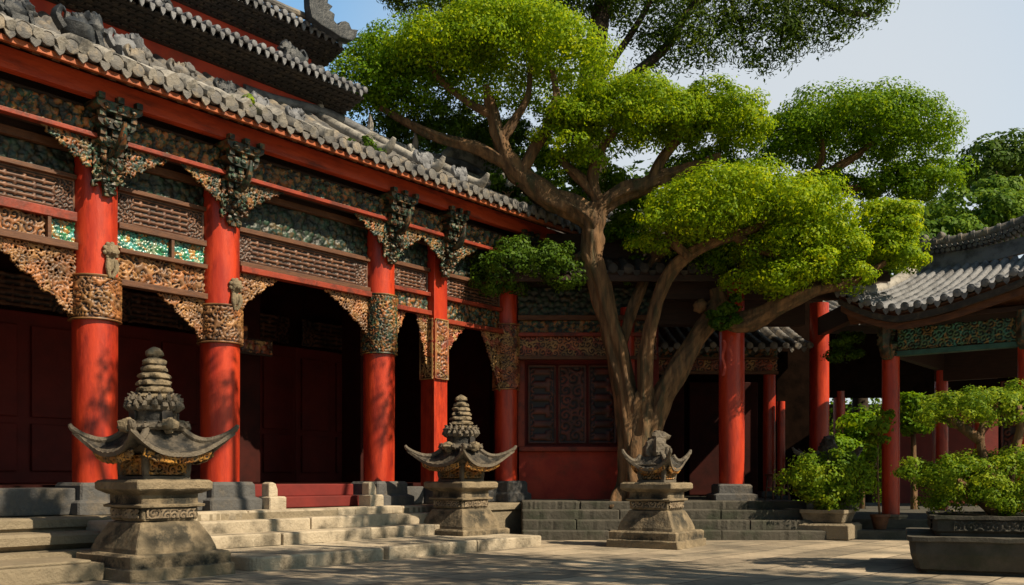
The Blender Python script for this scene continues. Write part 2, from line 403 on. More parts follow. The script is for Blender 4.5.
def panel(name, parent, x0, x1, z0, z1, y, kind, m, **k):
    return relief(name, parent, x1-x0, z1-z0, lambda X, Z, D: (x0+X, y-D, z0+Z), kind, m, **k)

def spandrel(name, parent, xc, side, W, H, ztop, y, m, seed=0, cell=.055, **k):
    """pierced carved bracket in the corner of an opening; side=+1 grows to +x from xc"""
    def keep(X, Z):
        t = X/W if side > 0 else 1-X/W
        low = H*(1-(1-t)**1.15)
        low = low-.045*np.abs(np.sin(t*math.pi*4.2))*(1-t*.4)
        return Z > low
    x0 = xc if side > 0 else xc-W
    return panel(name, parent, x0, x0+W, ztop-H, ztop, y, 'net', m, keep=keep, pierce=.16, cell=cell, seed=seed, depth=.02, res=.010, **k)

# ---- foliage ---------------------------------------------------------
def leaf_mesh(name, pts, nrm, size, tint, m, parent, seed=0, aspect=.6, **k):
    rng = np.random.RandomState(seed+77)
    n = len(pts)
    nrm = nrm+rng.normal(0, .27, (n, 3)); nrm /= np.linalg.norm(nrm, axis=1)[:, None]+1e-9
    a = rng.normal(size=(n, 3)); t = np.cross(nrm, a); t /= np.linalg.norm(t, axis=1)[:, None]+1e-9
    b = np.cross(nrm, t)
    s = (size*rng.uniform(.6, 1.25, n))[:, None]
    v = np.empty((n, 4, 3))
    v[:, 0] = pts-t*s*.5; v[:, 1] = pts+b*s*aspect*.5+nrm*s*.1; v[:, 2] = pts+t*s*.5; v[:, 3] = pts-b*s*aspect*.5+nrm*s*.1
    me = bpy.data.meshes.new(name)
    me.vertices.add(n*4); me.vertices.foreach_set('co', v.astype(np.float32).ravel())
    me.loops.add(n*4); me.loops.foreach_set('vertex_index', np.arange(n*4, dtype=np.int32))
    me.polygons.add(n); me.polygons.foreach_set('loop_start', np.arange(n, dtype=np.int32)*4)
    me.update(calc_edges=True)
    at = me.attributes.new('tint', 'FLOAT', 'POINT'); at.data.foreach_set('value', np.repeat(np.clip(tint, 0, 1), 4).astype(np.float32))
    me.materials.append(M[m])
    o = bpy.data.objects.new(name, me); COL.objects.link(o)
    if parent: o.parent = parent
    return tagit(o, **k)

def foliage(name, blobs, n, size, m, parent, seed=0, lobe=.28, nl=60, under=.25, org=(0, 0, 0), inner=.15, rough=.10, aspect=.6, **k):
    """cloud crown: each blob (centre, radii) is covered with leafy lobes; the underside stays open"""
    rng = np.random.RandomState(seed)
    area = np.array([(r[0]*r[1]+r[0]*r[2]+r[1]*r[2]) for c, r in blobs]); share = area/area.sum()
    PT, NM, TN = [], [], []
    for (c, r), sh in zip(blobs, share):
        c = np.array(c)-np.array(org); r = np.array(r)
        L = max(10, int(nl*sh*len(blobs)**.5))
        d = rng.normal(size=(L*4, 3)); d /= np.linalg.norm(d, axis=1)[:, None]
        keep = (d[:, 2] > -.15) | (rng.rand(L*4) < under)
        d = d[keep][:L]; L = len(d)
        lr = lobe*rng.uniform(.75, 1.4, L)*min(r)**.5
        lc = c+d*r*(1-rng.uniform(.02, 1.0, L)[:, None]**2*.28)
        lt = rng.normal(0, .13, L)
        k_ = int(n*sh)
        which = rng.choice(L, k_, p=lr**2/np.sum(lr**2))
        q = rng.normal(size=(k_, 3)); q /= np.linalg.norm(q, axis=1)[:, None]
        flat = np.array([1.15, 1.15, .8])
        rad = lr[which]*(1-np.abs(rng.normal(0, rough, k_)))+rng.exponential(.012, k_)
        p = lc[which]+q*rad[:, None]*flat
        f = np.linalg.norm((p-c)/r, axis=1)
        good = (f > .72) | (rng.rand(k_) < inner)
        zrel = (p[:, 2]-c[2])/r[2]
        good &= (zrel > -.45) | (rng.rand(k_) < under*1.4)
        p, q, which = p[good], q[good], which[good]
        up = (p-c)/r; up /= np.linalg.norm(up, axis=1)[:, None]+1e-9
        PT.append(p); NM.append(q*.75+up*.4+np.array([.04, -.03, .22]))
        TN.append(.5+lt[which]+rng.normal(0, .17, len(p)))
    return leaf_mesh(name, np.concatenate(PT), np.concatenate(NM), size, np.concatenate(TN), m, parent, seed, aspect, **k)

# ------------------------------------------------------------------ frames
D1 = Vector((.6335, .7737, 0)); NN = Vector((.7737, -.6335, 0))
HO = Vector((-4.74, 10.8, 0)); HR = math.atan2(.7737, .6335)
def hall_u(x, v=0.):
    """u along the hall for picture column x on the line v metres in front of the columns"""
    kx = (x-512)/F; b = HO+NN*v
    return (b.y*kx-b.x)/(D1.x-D1.y*kx)
def hz_(ratio, v):
    return CAMZ+ratio*(10.5-v)/.7737
def HW(u, v, z): return HO+D1*u+NN*v+Vector((0, 0, z))

# ================================================================== GROUND
def paving():
    m = bpy.data.materials.new('courtyard_paving'); m.use_nodes = True
    n = m.node_tree.nodes; l = m.node_tree.links; b = n['Principled BSDF']; b.inputs['Roughness'].default_value = .8
    tc = n.new('ShaderNodeTexCoord'); mp = n.new('ShaderNodeMapping'); mp.inputs['Rotation'].default_value = (0, 0, -HR)
    l.new(tc.outputs['Object'], mp.inputs['Vector'])
    wn = n.new('ShaderNodeTexNoise'); wn.inputs['Scale'].default_value = 2.5; wn.inputs['Detail'].default_value = 4
    l.new(mp.outputs[0], wn.inputs['Vector'])
    wm = n.new('ShaderNodeMix'); wm.data_type = 'VECTOR'; wm.inputs[0].default_value = .025
    l.new(mp.outputs[0], wm.inputs[4]); l.new(wn.outputs['Color'], wm.inputs[5])
    br = n.new('ShaderNodeTexBrick'); br.inputs['Scale'].default_value = 1; br.inputs['Brick Width'].default_value = .92; br.inputs['Row Height'].default_value = .52
    br.inputs['Mortar Size'].default_value = .012; br.inputs['Mortar Smooth'].default_value = .35; br.inputs['Bias'].default_value = 0
    br.inputs['Color1'].default_value = (.46, .39, .30, 1); br.inputs['Color2'].default_value = (.24, .205, .16, 1); br.inputs['Mortar'].default_value = (.085, .07, .052, 1)
    l.new(wm.outputs[1], br.inputs['Vector'])
    s = n.new('ShaderNodeTexNoise'); s.inputs['Scale'].default_value = 1.1; s.inputs['Detail'].default_value = 9; s.inputs['Roughness'].default_value = .68
    r = n.new('ShaderNodeValToRGB'); r.color_ramp.elements[0].position = .33; r.color_ramp.elements[1].position = .66
    r.color_ramp.elements[0].color = (.36, .37, .36, 1); r.color_ramp.elements[1].color = (1.15, 1.1, 1.02, 1)
    l.new(tc.outputs['Object'], s.inputs['Vector']); l.new(s.outputs['Fac'], r.inputs['Fac'])
    mu = n.new('ShaderNodeMix'); mu.data_type = 'RGBA'; mu.blend_type = 'MULTIPLY'; mu.inputs[0].default_value = 1
    l.new(br.outputs['Color'], mu.inputs[6]); l.new(r.outputs['Color'], mu.inputs[7]); l.new(mu.outputs[2], b.inputs['Base Color'])
    f = n.new('ShaderNodeTexNoise'); f.inputs['Scale'].default_value = 18; f.inputs['Detail'].default_value = 8
    l.new(tc.outputs['Object'], f.inputs['Vector'])
    ma = n.new('ShaderNodeMath'); ma.operation = 'MULTIPLY_ADD'; ma.inputs[1].default_value = -.9
    l.new(br.outputs['Fac'], ma.inputs[0]); l.new(f.outputs['Fac'], ma.inputs[2])
    bp = n.new('ShaderNodeBump'); bp.inputs['Strength'].default_value = .6; bp.inputs['Distance'].default_value = .02
    l.new(ma.outputs[0], bp.inputs['Height']); l.new(bp.outputs[0], b.inputs['Normal'])
    return m
M['paving'] = paving()
g = MB(); g.add([(-150, -60, 0), (150, -60, 0), (150, 300, 0), (-150, 300, 0)], [(0, 1, 2, 3)])
g.build('ground', 'paving', kind='structure')

# ================================================================== roofs
def tiled_slope(mb, x0, x1, ye, ze, yt, zt, sp=.26, r=.075, sag=.12, lift=None, ns=12, shear=0., xt0=None, xt1=None):
    """rows of half-round tiles running up a sagging slope; front eave at ye"""
    xt0 = x0 if xt0 is None else xt0; xt1 = x1 if xt1 is None else xt1
    n = max(1, round((x1-x0)/sp)); per = 8
    xs = np.linspace(0, 1, n*per+1); L = math.hypot(yt-ye, zt-ze)
    vs = []; fs = []; rows = []
    step = .25
    ts = []
    k = max(2, int(L/step))
    for i in range(k):
        ts += [(i/k, 1.0), ((i+.96)/k, .0)]
    ts.append((1, 0))
    nx = len(xs)
    for t, lip in ts:
        for i, s in enumerate(xs):
            ph = (i % per)/per
            c = abs(ph-.5)*2                      # 1 at pan centre edges, 0 at the roll centre
            if c < .62: hgt = r*math.sqrt(max(0, 1-(c/.62)**2))*.95+.012
            else: hgt = -.02*math.sin((c-.62)/.38*math.pi/2)
            hgt += lip*.012
            xb = x0+(x1-x0)*s; xu = xt0+(xt1-xt0)*s
            x = xb*(1-t)+xu*t
            z = ze+(zt-ze)*t-sag*math.sin(math.pi*t)
            if lift: z += lift(xb)*(1-t)**2
            z += hgt+.008*noise.noise((x*3, t*9, 1.3))
            y = ye+(yt-ye)*t+(.01*noise.noise((x*5, 2, 0)) if t == 0 else 0)
            vs.append((x, y, z))
    for j in range(len(ts)-1):
        for i in range(nx-1):
            fs.append((j*nx+i, j*nx+i+1, (j+1)*nx+i+1, (j+1)*nx+i))
    mb.add(vs, fs)
    # round end tiles and drip tiles along the eave
    for q in range(n):
        xc = x0+(x1-x0)*(q+.5)/n
        z = ze+(lift(xc) if lift else 0)
        jq = 1.08+.22*noise.noise((q*1.7, ye*3, 4)); jy = .02*noise.noise((q*2.3, 1, ye)); z += .014*noise.noise((q*1.3, 7, ye))
        mb.tube([(xc, ye-.03+jy, z+.03), (xc, ye-.024+jy, z+.03), (xc, ye-.02+jy, z+.03), (xc, ye+.05, z+.045)], [r*jq*.8, r*jq, r*jq*1.02, r*1.05], 12)
        xd = x0+(x1-x0)*q/n; zd = ze+(lift(xd) if lift else 0)
        mb.prism([(xd-r*.9, zd+.0), (xd+r*.9, zd+.0), (xd+r*.6, zd-.06), (xd, zd-.10), (xd-r*.6, zd-.06)], ye-.012, ye+.012)
    return mb

def beast(mb, c, s=.2, face=1):
    """little crouching guardian: hunched body, maned head, short curled tail"""
    x, y, z = c
    mb.ball((x-face*.1*s, y, z+.3*s), (.42*s, .24*s, .30*s), 12, .5, s*50)
    mb.ball((x+face*.3*s, y, z+.52*s), (.24*s, .22*s, .24*s), 12, .55, s*70)
    mb.ball((x+face*.5*s, y, z+.44*s), (.14*s, .13*s, .10*s), 8, .3)
    mb.tube([(x-face*.45*s, y, z+.2*s), (x-face*.62*s, y, z+.45*s), (x-face*.5*s, y, z+.68*s), (x-face*.38*s, y, z+.58*s)], [.10*s, .11*s, .08*s, .02*s], 7, 3, .4)
    for k in range(5):
        q = -.35+.16*k
        mb.ball((x+face*q*s, y, z+(.48+.06*k)*s), (.10*s, .10*s, (.12+.03*(k % 2))*s), 8, .6, k)
    for k in (-1, 1):
        mb.tube([(x+face*.3*s, y+k*.14*s, z+.35*s), (x+face*.42*s, y+k*.14*s, z)], [.10*s, .08*s], 6)

# ================================================================== TEMPLE HALL
hall = empty('temple_hall', HO, HR, label='long red temple hall with carved gilded lintels and stacked tiled eaves at left', cat='temple')
# columns ------------------------------------------------------------
def column(parent, x, y, r, z0, z1, sleeve=None, smat='gold', plinth=(.55, .9), ph=.38, orn=None, name='column', seed=0, pm='slate'):
    c = MB(); n = 14
    c.lathe([(r*(1.0-.06*abs(i/n-.4)), z0+(z1-z0)*i/n) for i in range(n+1)], (x, y, 0), 32).build(name, 'red', parent, True)
    o = [ob for ob in parent.children if ob.name.startswith(name)][-1] if False else COL.objects[-1]
    if plinth:
        p = MB(); a, b = plinth; h = b-a
        p.sqlathe([(ph, a), (ph, a+.36*h), (ph-.02, a+.40*h), (r+.075, a+.46*h), (r+.07, a+.9*h), (r+.045, b)], (x, y, 0), 6, .02, .006, seed)
        p.build('stone_plinth', pm, o)
    if sleeve:
        z_0, z_1 = sleeve; rr = r+.012
        w_ = 2*math.pi*rr*.98
        relief('carved_sleeve', o, w_, z_1-z_0, lambda X, Z, D: (x+(rr+D)*np.sin(X/rr+math.pi), y-(rr+D)*np.cos(X/rr+math.pi), z_0+Z), 'net', smat, res=.012, cell=.062, seed=seed, border=.018, depth=.03)
    if orn:
        q = MB(); yy = y-r
        q.ball((x+.05, yy-.03, orn), (.075, .06, .085), 12, .3, seed)
        for k in range(9):
            a = k*2*math.pi/9; q.ball((x+.05+.075*math.cos(a), yy-.02, orn+.08*math.sin(a)), .028, 8)
        q.ball((x+.05, yy-.08, orn-.03), (.035, .04, .03), 8)
        q.ball((x+.05, yy-.02, orn-.14), (.05, .04, .1), 10, .3, seed+1)
        q.tube([(x+.02, yy-.03, orn-.1), (x+.0, yy-.05, orn-.2), (x+.03, yy-.03, orn-.3)], [.03, .03, .02], 8, 3)
        q.tube([(x+.09, yy-.03, orn-.1), (x+.1, yy-.05, orn-.2), (x+.06, yy-.03, orn-.3)], [.03, .03, .02], 8, 3)
        q.build('lion_mask', 'shrine', o, True)
    return o
U = {k: hall_u(x) for k, x in dict(c1=95, c2=220, c3=379, p=434, c4=506).items()}
U['c0'] = -2.35; U['cm'] = -4.8
column(hall, U['cm'], 0, .245, .85, 4.95, (2.7, 3.2), seed=8)
column(hall, U['c0'], 0, .245, .85, 4.95, (2.7, 3.2), orn=3.5, seed=1)
column(hall, U['c1'], 0, .245, .85, 4.95, (2.72, 3.22), orn=3.50, seed=2)
column(hall, U['c2'], 0, .245, .85, 4.95, (2.64, 3.12), orn=3.36, seed=3)
column(hall, U['c3'], 0, .235, .85, 4.95, (2.78, 3.66), 'frieze', seed=4)
column(hall, U['c4'], 0, .20, .85, 4.95, (2.47, 3.6), 'goldred', seed=5, ph=.32)
# square gate post
gp = MB(); gp.box(U['p']-.15, U['p']+.15, -.15, .15, .8, 4.9); gpo = gp.build('gate_post', 'red', hall, bevel=.012)
relief('carved_sleeve', gpo, .28, .95, lambda X, Z, D: (U['p']-.14+X, -.165-D, 2.5+Z), 'net', 'goldred', cell=.07, seed=21, border=.018)
relief('carved_sleeve', gpo, .28, .95, lambda X, Z, D: (U['p']-.165-D, .14-X, 2.5+Z), 'net', 'goldred', cell=.07, seed=22, border=.018)
MB().box(U['p']-.25, U['p']+.25, -.25, .25, .55, .8).build('stone_plinth', 'slate', gpo, bevel=.02)

# bays of carved work between the columns ------------------------------
def rail(x0, x1, z0, z1, y=-.03, d=.1, m='brownwood', parent=None, name='rail'):
    return MB().box(x0, x1, y-d/2, y+d/2, z0, z1).build(name, m, parent or hall, bevel=.006)
def bay(a, b, top, seed, kindset):
    x0, x1 = a, b
    if kindset == 'low':             # green frieze, brown lattice, glazed panel, gilded net, one spandrel
        rail(x0, x1, 4.57, 4.66); panel('frieze_panel', hall, x0, x1, 4.32, 4.57, .0, 'figures', 'greenpaint', seed=seed, cell=.07)
        rail(x0, x1, 4.27, 4.32)
        panel('lattice_panel', hall, x0, x1, 3.90, 4.27, .0, 'fret', 'brownlat', seed=seed+1, cell=.07, res=.01, border=.02)
        rail(x0, x1, 3.83, 3.90, -.04)
        m = x0+(x1-x0)*.6
        panel('glazed_panel', hall, x0, m-.02, 3.60, 3.83, .0, 'mosaic', 'teal', seed=seed+2, cell=.06)
        rail(m-.02, m+.02, 3.60, 3.83, -.03)
        panel('glazed_panel', hall, m+.02, x1, 3.60, 3.83, .0, 'mosaic', 'teal', seed=seed+3, cell=.06)
        rail(x0, x1, 3.55, 3.60, -.05, .12)
        panel('carved_panel', hall, x0, x1, 3.24, 3.55, -.01, 'net', 'gold', seed=seed+4, cell=.075, pierce=None, depth=.035)
        rail(x0, x1, 3.17, 3.24, -.05, .13)
        spandrel('spandrel', hall, x1, -1, .62, .5, 3.17, -.03, 'gold', seed+5)
    elif kindset == 'left':
        rail(x0, x1, 4.57, 4.66); panel('frieze_panel', hall, x0, x1, 4.32, 4.57, .0, 'figures', 'greenpaint', seed=seed, cell=.07)
        rail(x0, x1, 4.27, 4.32)
        panel('lattice_panel', hall, x0, x1, 3.90, 4.27, .0, 'fret', 'brownlat', seed=seed+1, cell=.07, res=.01, border=.02)
        rail(x0, x1, 3.80, 3.90, -.04, m='redtrim')
        m = x1-.30
        panel('carved_panel', hall, x0, m-.02, 3.56, 3.80, .0, 'scroll', 'gold', seed=seed+2, cell=.07)
        rail(m-.02, m+.02, 3.56, 3.80, -.03)
        panel('glazed_panel', hall, m+.02, x1, 3.56, 3.80, .0, 'mosaic', 'teal', seed=seed+3, cell=.06)
        rail(x0, x1, 3.48, 3.56, -.05, .12)
        spandrel('spandrel', hall, x1, -1, 1.0, .72, 3.48, -.03, 'gold', seed+5)
        spandrel('spandrel', hall, x0, 1, 1.0, .72, 3.48, -.03, 'gold', seed+6)
    elif kindset == 'wide':
        rail(x0, x1, 4.60, 4.68); panel('frieze_panel', hall, x0, x1, 4.18, 4.60, .0, 'figures', 'greenpaint', seed=seed, cell=.08)
        rail(x0, x1, 4.12, 4.18)
        panel('lattice_panel', hall, x0, x1, 3.74, 4.12, .0, 'fret', 'brownlat', seed=seed+1, cell=.07, res=.011, border=.02)
        rail(x0, x1, 3.68, 3.74, -.04); rail(x0, x1, 3.60, 3.675, -.05, .14, 'redtrim')
        spandrel('spandrel', hall, x0, 1, .62, .46, 3.60, -.03, 'gold', seed+5)
        spandrel('spandrel', hall, x1, -1, .80, .52, 3.60, -.03, 'gold', seed+6)
    elif kindset == 'gate':
        rail(x0, x1, 4.60, 4.68); panel('frieze_panel', hall, x0, x1, 4.24, 4.60, .0, 'figures', 'greenpaint', seed=seed, cell=.08)
        panel('lattice_panel', hall, x0, x1, 3.86, 4.18, .0, 'fret', 'brownlat', seed=seed+1, cell=.07, border=.02)
        rail(x0, x1, 4.18, 4.24); rail(x0, x1, 3.80, 3.86, -.04, m='redtrim')
        panel('frieze_panel', hall, x0, x1, top+.07, 3.80, .0, 'figures', 'frieze', seed=seed+2, cell=.06)
        rail(x0, x1, top, top+.07, -.05, .13, 'redtrim')
        W = (x1-x0)*.36
        spandrel('spandrel', hall, x0, 1, W, .55, top, -.03, 'goldred', seed+5)
        spandrel('spandrel', hall, x1, -1, W, 1.0 if seed > 60 else .9, top, -.03, 'goldred', seed+6)
e = .245
bay(U['cm']+e, U['c0']-e, 3.2, 10, 'left')
bay(U['c0']+e, U['c1']-e, 3.2, 20, 'left')
bay(U['c1']+e, U['c2']-e, 3.2, 30, 'low')
bay(U['c2']+e, U['c3']-e, 3.2, 40, 'wide')
bay(U['c3']+e, U['p']-.16, 3.50, 50, 'gate')
bay(U['p']+.16, U['c4']-.19, 3.42, 70, 'gate')
# red jambs beside the columns
for a, s in ((U['c0'], 1), (U['c1'], 1), (U['c2'], 1)):
    rail(a+s*.25-.03, a+s*.25+.03, .85, 4.6, .06, .10, 'darkwood', name='door_jamb')
# gilded architrave over the bays, standing a little forward, with an orange lower edge
cs = [U['cm'], U['c0'], U['c1'], U['c2'], U['c3'], U['p'], U['c4'], U['c4']+1.2]
for i in range(len(cs)-1):
    x0, x1 = cs[i]+.16, cs[i+1]-.16
    panel('gilt_architrave', hall, x0, x1, 4.74, 5.0, -.30, 'figures', 'frieze', seed=90+i, cell=.075, res=.014, depth=.05)
    rail(x0, x1, 4.69, 4.738, -.33, .10, 'redtrim', name='architrave_edge')
MB().box(cs[0]-1.5, cs[-1], -.28, -.20, 4.70, 5.05).build('architrave_back', 'darkwood', hall)
# carved brackets stepping out over every column
for i, cx in enumerate(cs[1:-1]):
    b = MB(); s_ = 1.0 if i < 4 else .8
    for k, (yy, zz, ww, dp) in enumerate(((-.30, 4.28, .09, .08), (-.36, 4.44, .15, .12), (-.43, 4.62, .21, .18), (-.50, 4.80, .28, .24), (-.56, 4.96, .34, .28))):
        w2 = ww*s_*.78
        b.prism([(cx-w2, zz+.10), (cx-w2, zz+.05), (cx-w2*.8, zz+.01), (cx-w2*.45, zz-.01), (cx+w2*.45, zz-.01), (cx+w2*.8, zz+.01), (cx+w2, zz+.05), (cx+w2, zz+.10)], yy, -.2)
        for t in (-1, 0, 1):
            b.box(cx+t*w2*.82-.035, cx+t*w2*.82+.035, yy-.03, yy+.05, zz+.10, zz+.165)
            b.ball((cx+t*w2*.55, yy-.01, zz+.045), (.045, .03, .04), 9, .6, i*5+k+t)
    for k in range(10):
        t = k/9; b.ball((cx+.06*math.sin(k*2.4+i), -.29-.02*k*t, 4.14+.3*t), (.05, .04, .045), 8, .7, k+i)
    b.tube([(cx, -.34, 4.5), (cx, -.52, 4.56), (cx, -.62, 4.68), (cx, -.66, 4.84)], [.04, .05, .045, .02], 8, 4, .3, i)
    b.box(cx-.04, cx+.04, -.3, -.2, 4.1, 5.0)
    o = b.build('bracket', 'bracket', hall, False)
    o.data.attributes['h'].data.foreach_set('value', np.clip(.5+np.array([noise.noise(v.co*30) for v in o.data.vertices])*1.1, 0, 1).astype(np.float32))
    relief('hanging_carving', o, .36*s_, .5, lambda X, Z, D, cx=cx, s_=s_: (cx-.18*s_+X, -.275-D, 4.16+Z), 'scroll', 'bracket', seed=120+i, cell=.07, depth=.06, keep=lambda X, Z: Z > .10*np.abs(np.sin(X*14)))
    for sd in (-1, 1):
        spandrel('wing_carving', o, cx+sd*.2*s_, sd, .55, .32, 4.69, -.30, 'frieze', 140+i)
# eaves timber
rail(cs[0]-3, cs[-1]+.1, hz_(.318, .45), hz_(.335, .45)-.0, -.45, .12, 'sunlitpurlin', name='eave_purlin')
UE = hall_u(592, .8)
UL = -8.0
rail(UL, UE, 5.215, 5.275, -.80, .05, 'orangetrim', name='eave_board')
rf = MB()
k = UL
while k < UE:
    z = 5.2
    rf.add([(k-.04, -.77, 5.20), (k+.04, -.77, 5.20), (k+.04, 0, 5.56), (k-.04, 0, 5.56), (k-.04, -.77, 5.28), (k+.04, -.77, 5.28), (k+.04, 0, 5.66), (k-.04, 0, 5.66)],
           [(0, 3, 2, 1), (4, 5, 6, 7), (0, 1, 5, 4), (1, 2, 6, 5), (2, 3, 7, 6), (3, 0, 4, 7)])
    k += .2
rf.build('rafters', 'brownwood', hall)
sf = MB(); sf.prismx([(-.79, 5.285), (.9, 6.08), (.9, 6.16), (-.79, 5.33)], UL, UE); sf.build('soffit_boards', 'darkwood', hall)
MB().box(UL, cs[-1], .02, .12, 4.66, 5.7).build('upper_frieze_board', 'darkwood', hall)
# lower roof
rng = random.Random(4)
lr = tiled_slope(MB(), UL, UE, -.86, 5.33, .8, 6.34, .24, .072, .05)
lro = lr.build('lower_roof', 'tile', hall, True)
rd = MB()
xs = np.linspace(U['c2']+.9, UE+.6, 40)
def ridge_wave(u):
    a = (u-U['c2']-.9)
    return .10*abs(math.sin(a*1.05))**3
rd.tube([(u, .8, 6.38+ridge_wave(u)) for u in xs], [.075]*40, 10)
rd.tube([(u, .82, 6.24+ridge_wave(u)*.6) for u in xs], [.10]*40, 8)
rd.build('top_ridge', 'tilelight', lro, True)
# hip ridges running down the slope with curled ends
for (xa, s_) in ((345, 1.), (395, 1.1), (440, 1.), (505, .9), (560, .8)):
    u = hall_u(xa, -.2)
    h = MB()
    pts = [(u, .8, 6.40), (u, .3, 6.10), (u, -.2, 5.80), (u, -.55, 5.60), (u, -.72, 5.58), (u, -.84, 5.70)]
    h.tube(pts, [.07, .075, .08, .085, .07, .03], 10, 4)
    h.tube([(u, .82, 6.36), (u+.02, .78, 6.56), (u-.05, .72, 6.68)], [.07, .05, .015], 8, 3)
    h.build('hip_ridge', 'ridgepale', lro, True)
for v, pts in ((-.45, [(365, 136), (369, 145), (380, 154), (410, 162), (445, 171)]), (-.35, [(409, 144), (414, 155), (430, 165), (470, 178), (506, 190)]), (-.8, [(437, 163), (447, 154), (456, 148), (472, 154), (500, 170), (530, 184)]), (-.6, [(500, 181), (512, 184), (540, 196), (572, 210)])):
    h = MB(); pp = []
    for X, Y in pts:
        u = hall_u(X, v); q = HW(u, v, 0); pp.append((u, -v, CAMZ+(HZ-Y)*q.y/F))
    h.tube(pp, [.035]+[.085]*(len(pp)-2)+[.06], 10, 5, .15, 3)
    h.tube([(a, b+.02, c-.11) for a, b, c in pp[1:]], [.06]+[.10]*(len(pp)-3)+[.07], 8, 5, .15, 5)
    h.build('curled_ridge', 'ridgepale', lro, True)
# guardian animals along the eave tiles
for xa, v, s_, fc, mm in ((18, .55, .34, 1, 'ridge'), (82, .45, .5, 1, 'ridge'), (128, .35, .42, 1, 'tilelight'), (140, .6, .30, 1, 'tile'), (183, .55, .32, 1, 'tile'), (226, .50, .27, 1, 'ridge'), (258, .62, .26, -1, 'tilelight'), (296, .60, .26, 1, 'tilelight'), (424, .60, .34, 1, 'tilelight'), (460, .55, .30, 1, 'tilelight')):
    b = MB(); u = hall_u(xa, v); zz = 5.41+(.8-v+.05)*.6; s_ *= .9
    beast(b, (u, -v, zz-.02), s_, fc); b.box(u-.13*s_*2, u+.13*s_*2, -v-.06, -v+.06, zz-.05, zz+.04)
    b.build('roof_guardian', mm, lro, True)
# chunky pale ridge stones lying over the tile ends
cap = MB()
for i in range(27):
    u = hall_u(6, .8)+i*.245
    if u > hall_u(335, .8): break
    j = rng.uniform(-.02, .02); hh = rng.uniform(.06, .10)
    cap.tube([(u+.02, -.90, 5.37+j), (u-.01, -.70, 5.47+j), (u-.03, -.52, 5.55)], [hh*.9, hh*1.05, hh*.85], 9, 2, .35, i)
cap.build('eave_end_tiles', 'ridgepale', lro, True)
# stacked upper storeys (stepped red bands under corbelled dark eaves)
EU = hall_u(352, -.6)
uw = MB(); uw.box(UL, EU-.25, .8, 5, 5.9, 6.75); uw.build('upper_wall', 'redbright', hall)
uw = MB(); uw.box(UL, EU-.3, 1.2, 5, 6.75, 7.75); uw.build('upper_wall', 'redbright', hall)
def corbel(y_w, z_w, y_e, z_e, nst, u1):
    """rows of dark corbelled bricks stepping outwards"""
    mb = MB()
    for j in range(nst):
        t0, t1 = j/nst, (j+1)/nst
        y1 = y_w+(y_e-y_w)*t1
        za, zb = z_w+(z_e-z_w)*t0, z_w+(z_e-z_w)*t1
        mb.box(UL, u1, y1+.03, y_w+.3, za, zb)
        u = UL+(j % 2)*.055
        while u < u1-.08:
            mb.box(u, u+.075, y1-.012, y1+.05, za+.006, zb-.008); u += .11
    return mb
corbel(.8, 6.56, .30, 6.71, 5, EU).build('corbelled_eave', 'tiledark', hall)
t2 = tiled_slope(MB(), UL, EU, .24, 6.75, 1.2, 7.19, .14, .042, .03)
t2o = t2.build('middle_roof', 'tilelight', hall, True)
corbel(1.2, 7.42, .75, 7.58, 5, EU).build('corbelled_eave', 'tiledark', hall)
t3 = tiled_slope(MB(), UL, EU, .7, 7.62, 2.4, 8.5, .14, .042, .05)
t3o = t3.build('top_roof', 'tilelight', hall, True)
MB().prismx([(.75, 7.6), (2.4, 8.45), (2.4, 8.3), (.9, 7.55)], UL, EU-.05).build('roof_core', 'tiledark', hall)
MB().box(UL, EU-.1, 2.38, 5, 7.3, 8.5).build('upper_wall', 'redbright', hall)
# ridge of the top eave with dragon finial
rr = MB(); us = [UL+(EU-.35-UL)*i/30 for i in range(31)]
rr.tube([(u, .74, 7.75+.10*max(0, (u-EU+1.2))**2) for u in us], [.05]*31, 8)
rr.build('eave_ridge', 'tile', t3o, True)
fin = [(288, 20), (276, 5), (286, -8), (280, -30), (296, -38), (300, -62), (314, -40), (334, -34), (328, -8), (346, 0), (338, 26), (352, 48), (370, 34), (366, 58), (388, 72), (374, 88), (396, 104), (392, 130), (410, 150), (424, 134), (440, 132), (455, 140), (465, 165), (492, 168), (485, 200), (470, 215), (420, 200), (380, 172), (340, 150), (300, 118), (290, 70)]
pts = []
for a, b in fin:
    X = 230+a/4.18; Y = b/4.18
    v = -.76; u = hall_u(X, v); pts.append((u, CAMZ+(HZ-Y+6)*HW(u, v, 0).y/F))
MB().prism(pts, .52, .66).build('dragon_finial', 'ridge', t3o, bevel=.015)
b = MB(); u = hall_u(293, -.4); beast(b, (u, .42, 6.80), .38, -1); u2 = hall_u(318, -.45); beast(b, (u2, .45, 6.80), .22, 1); b.build('roof_guardian', 'ridge', t2o, True)
for xa in (163, 60):
    b = MB(); u = hall_u(xa, -.5); beast(b, (u, .5, 6.82), .25, 1); b.build('roof_guardian', 'ridge', t2o, True)
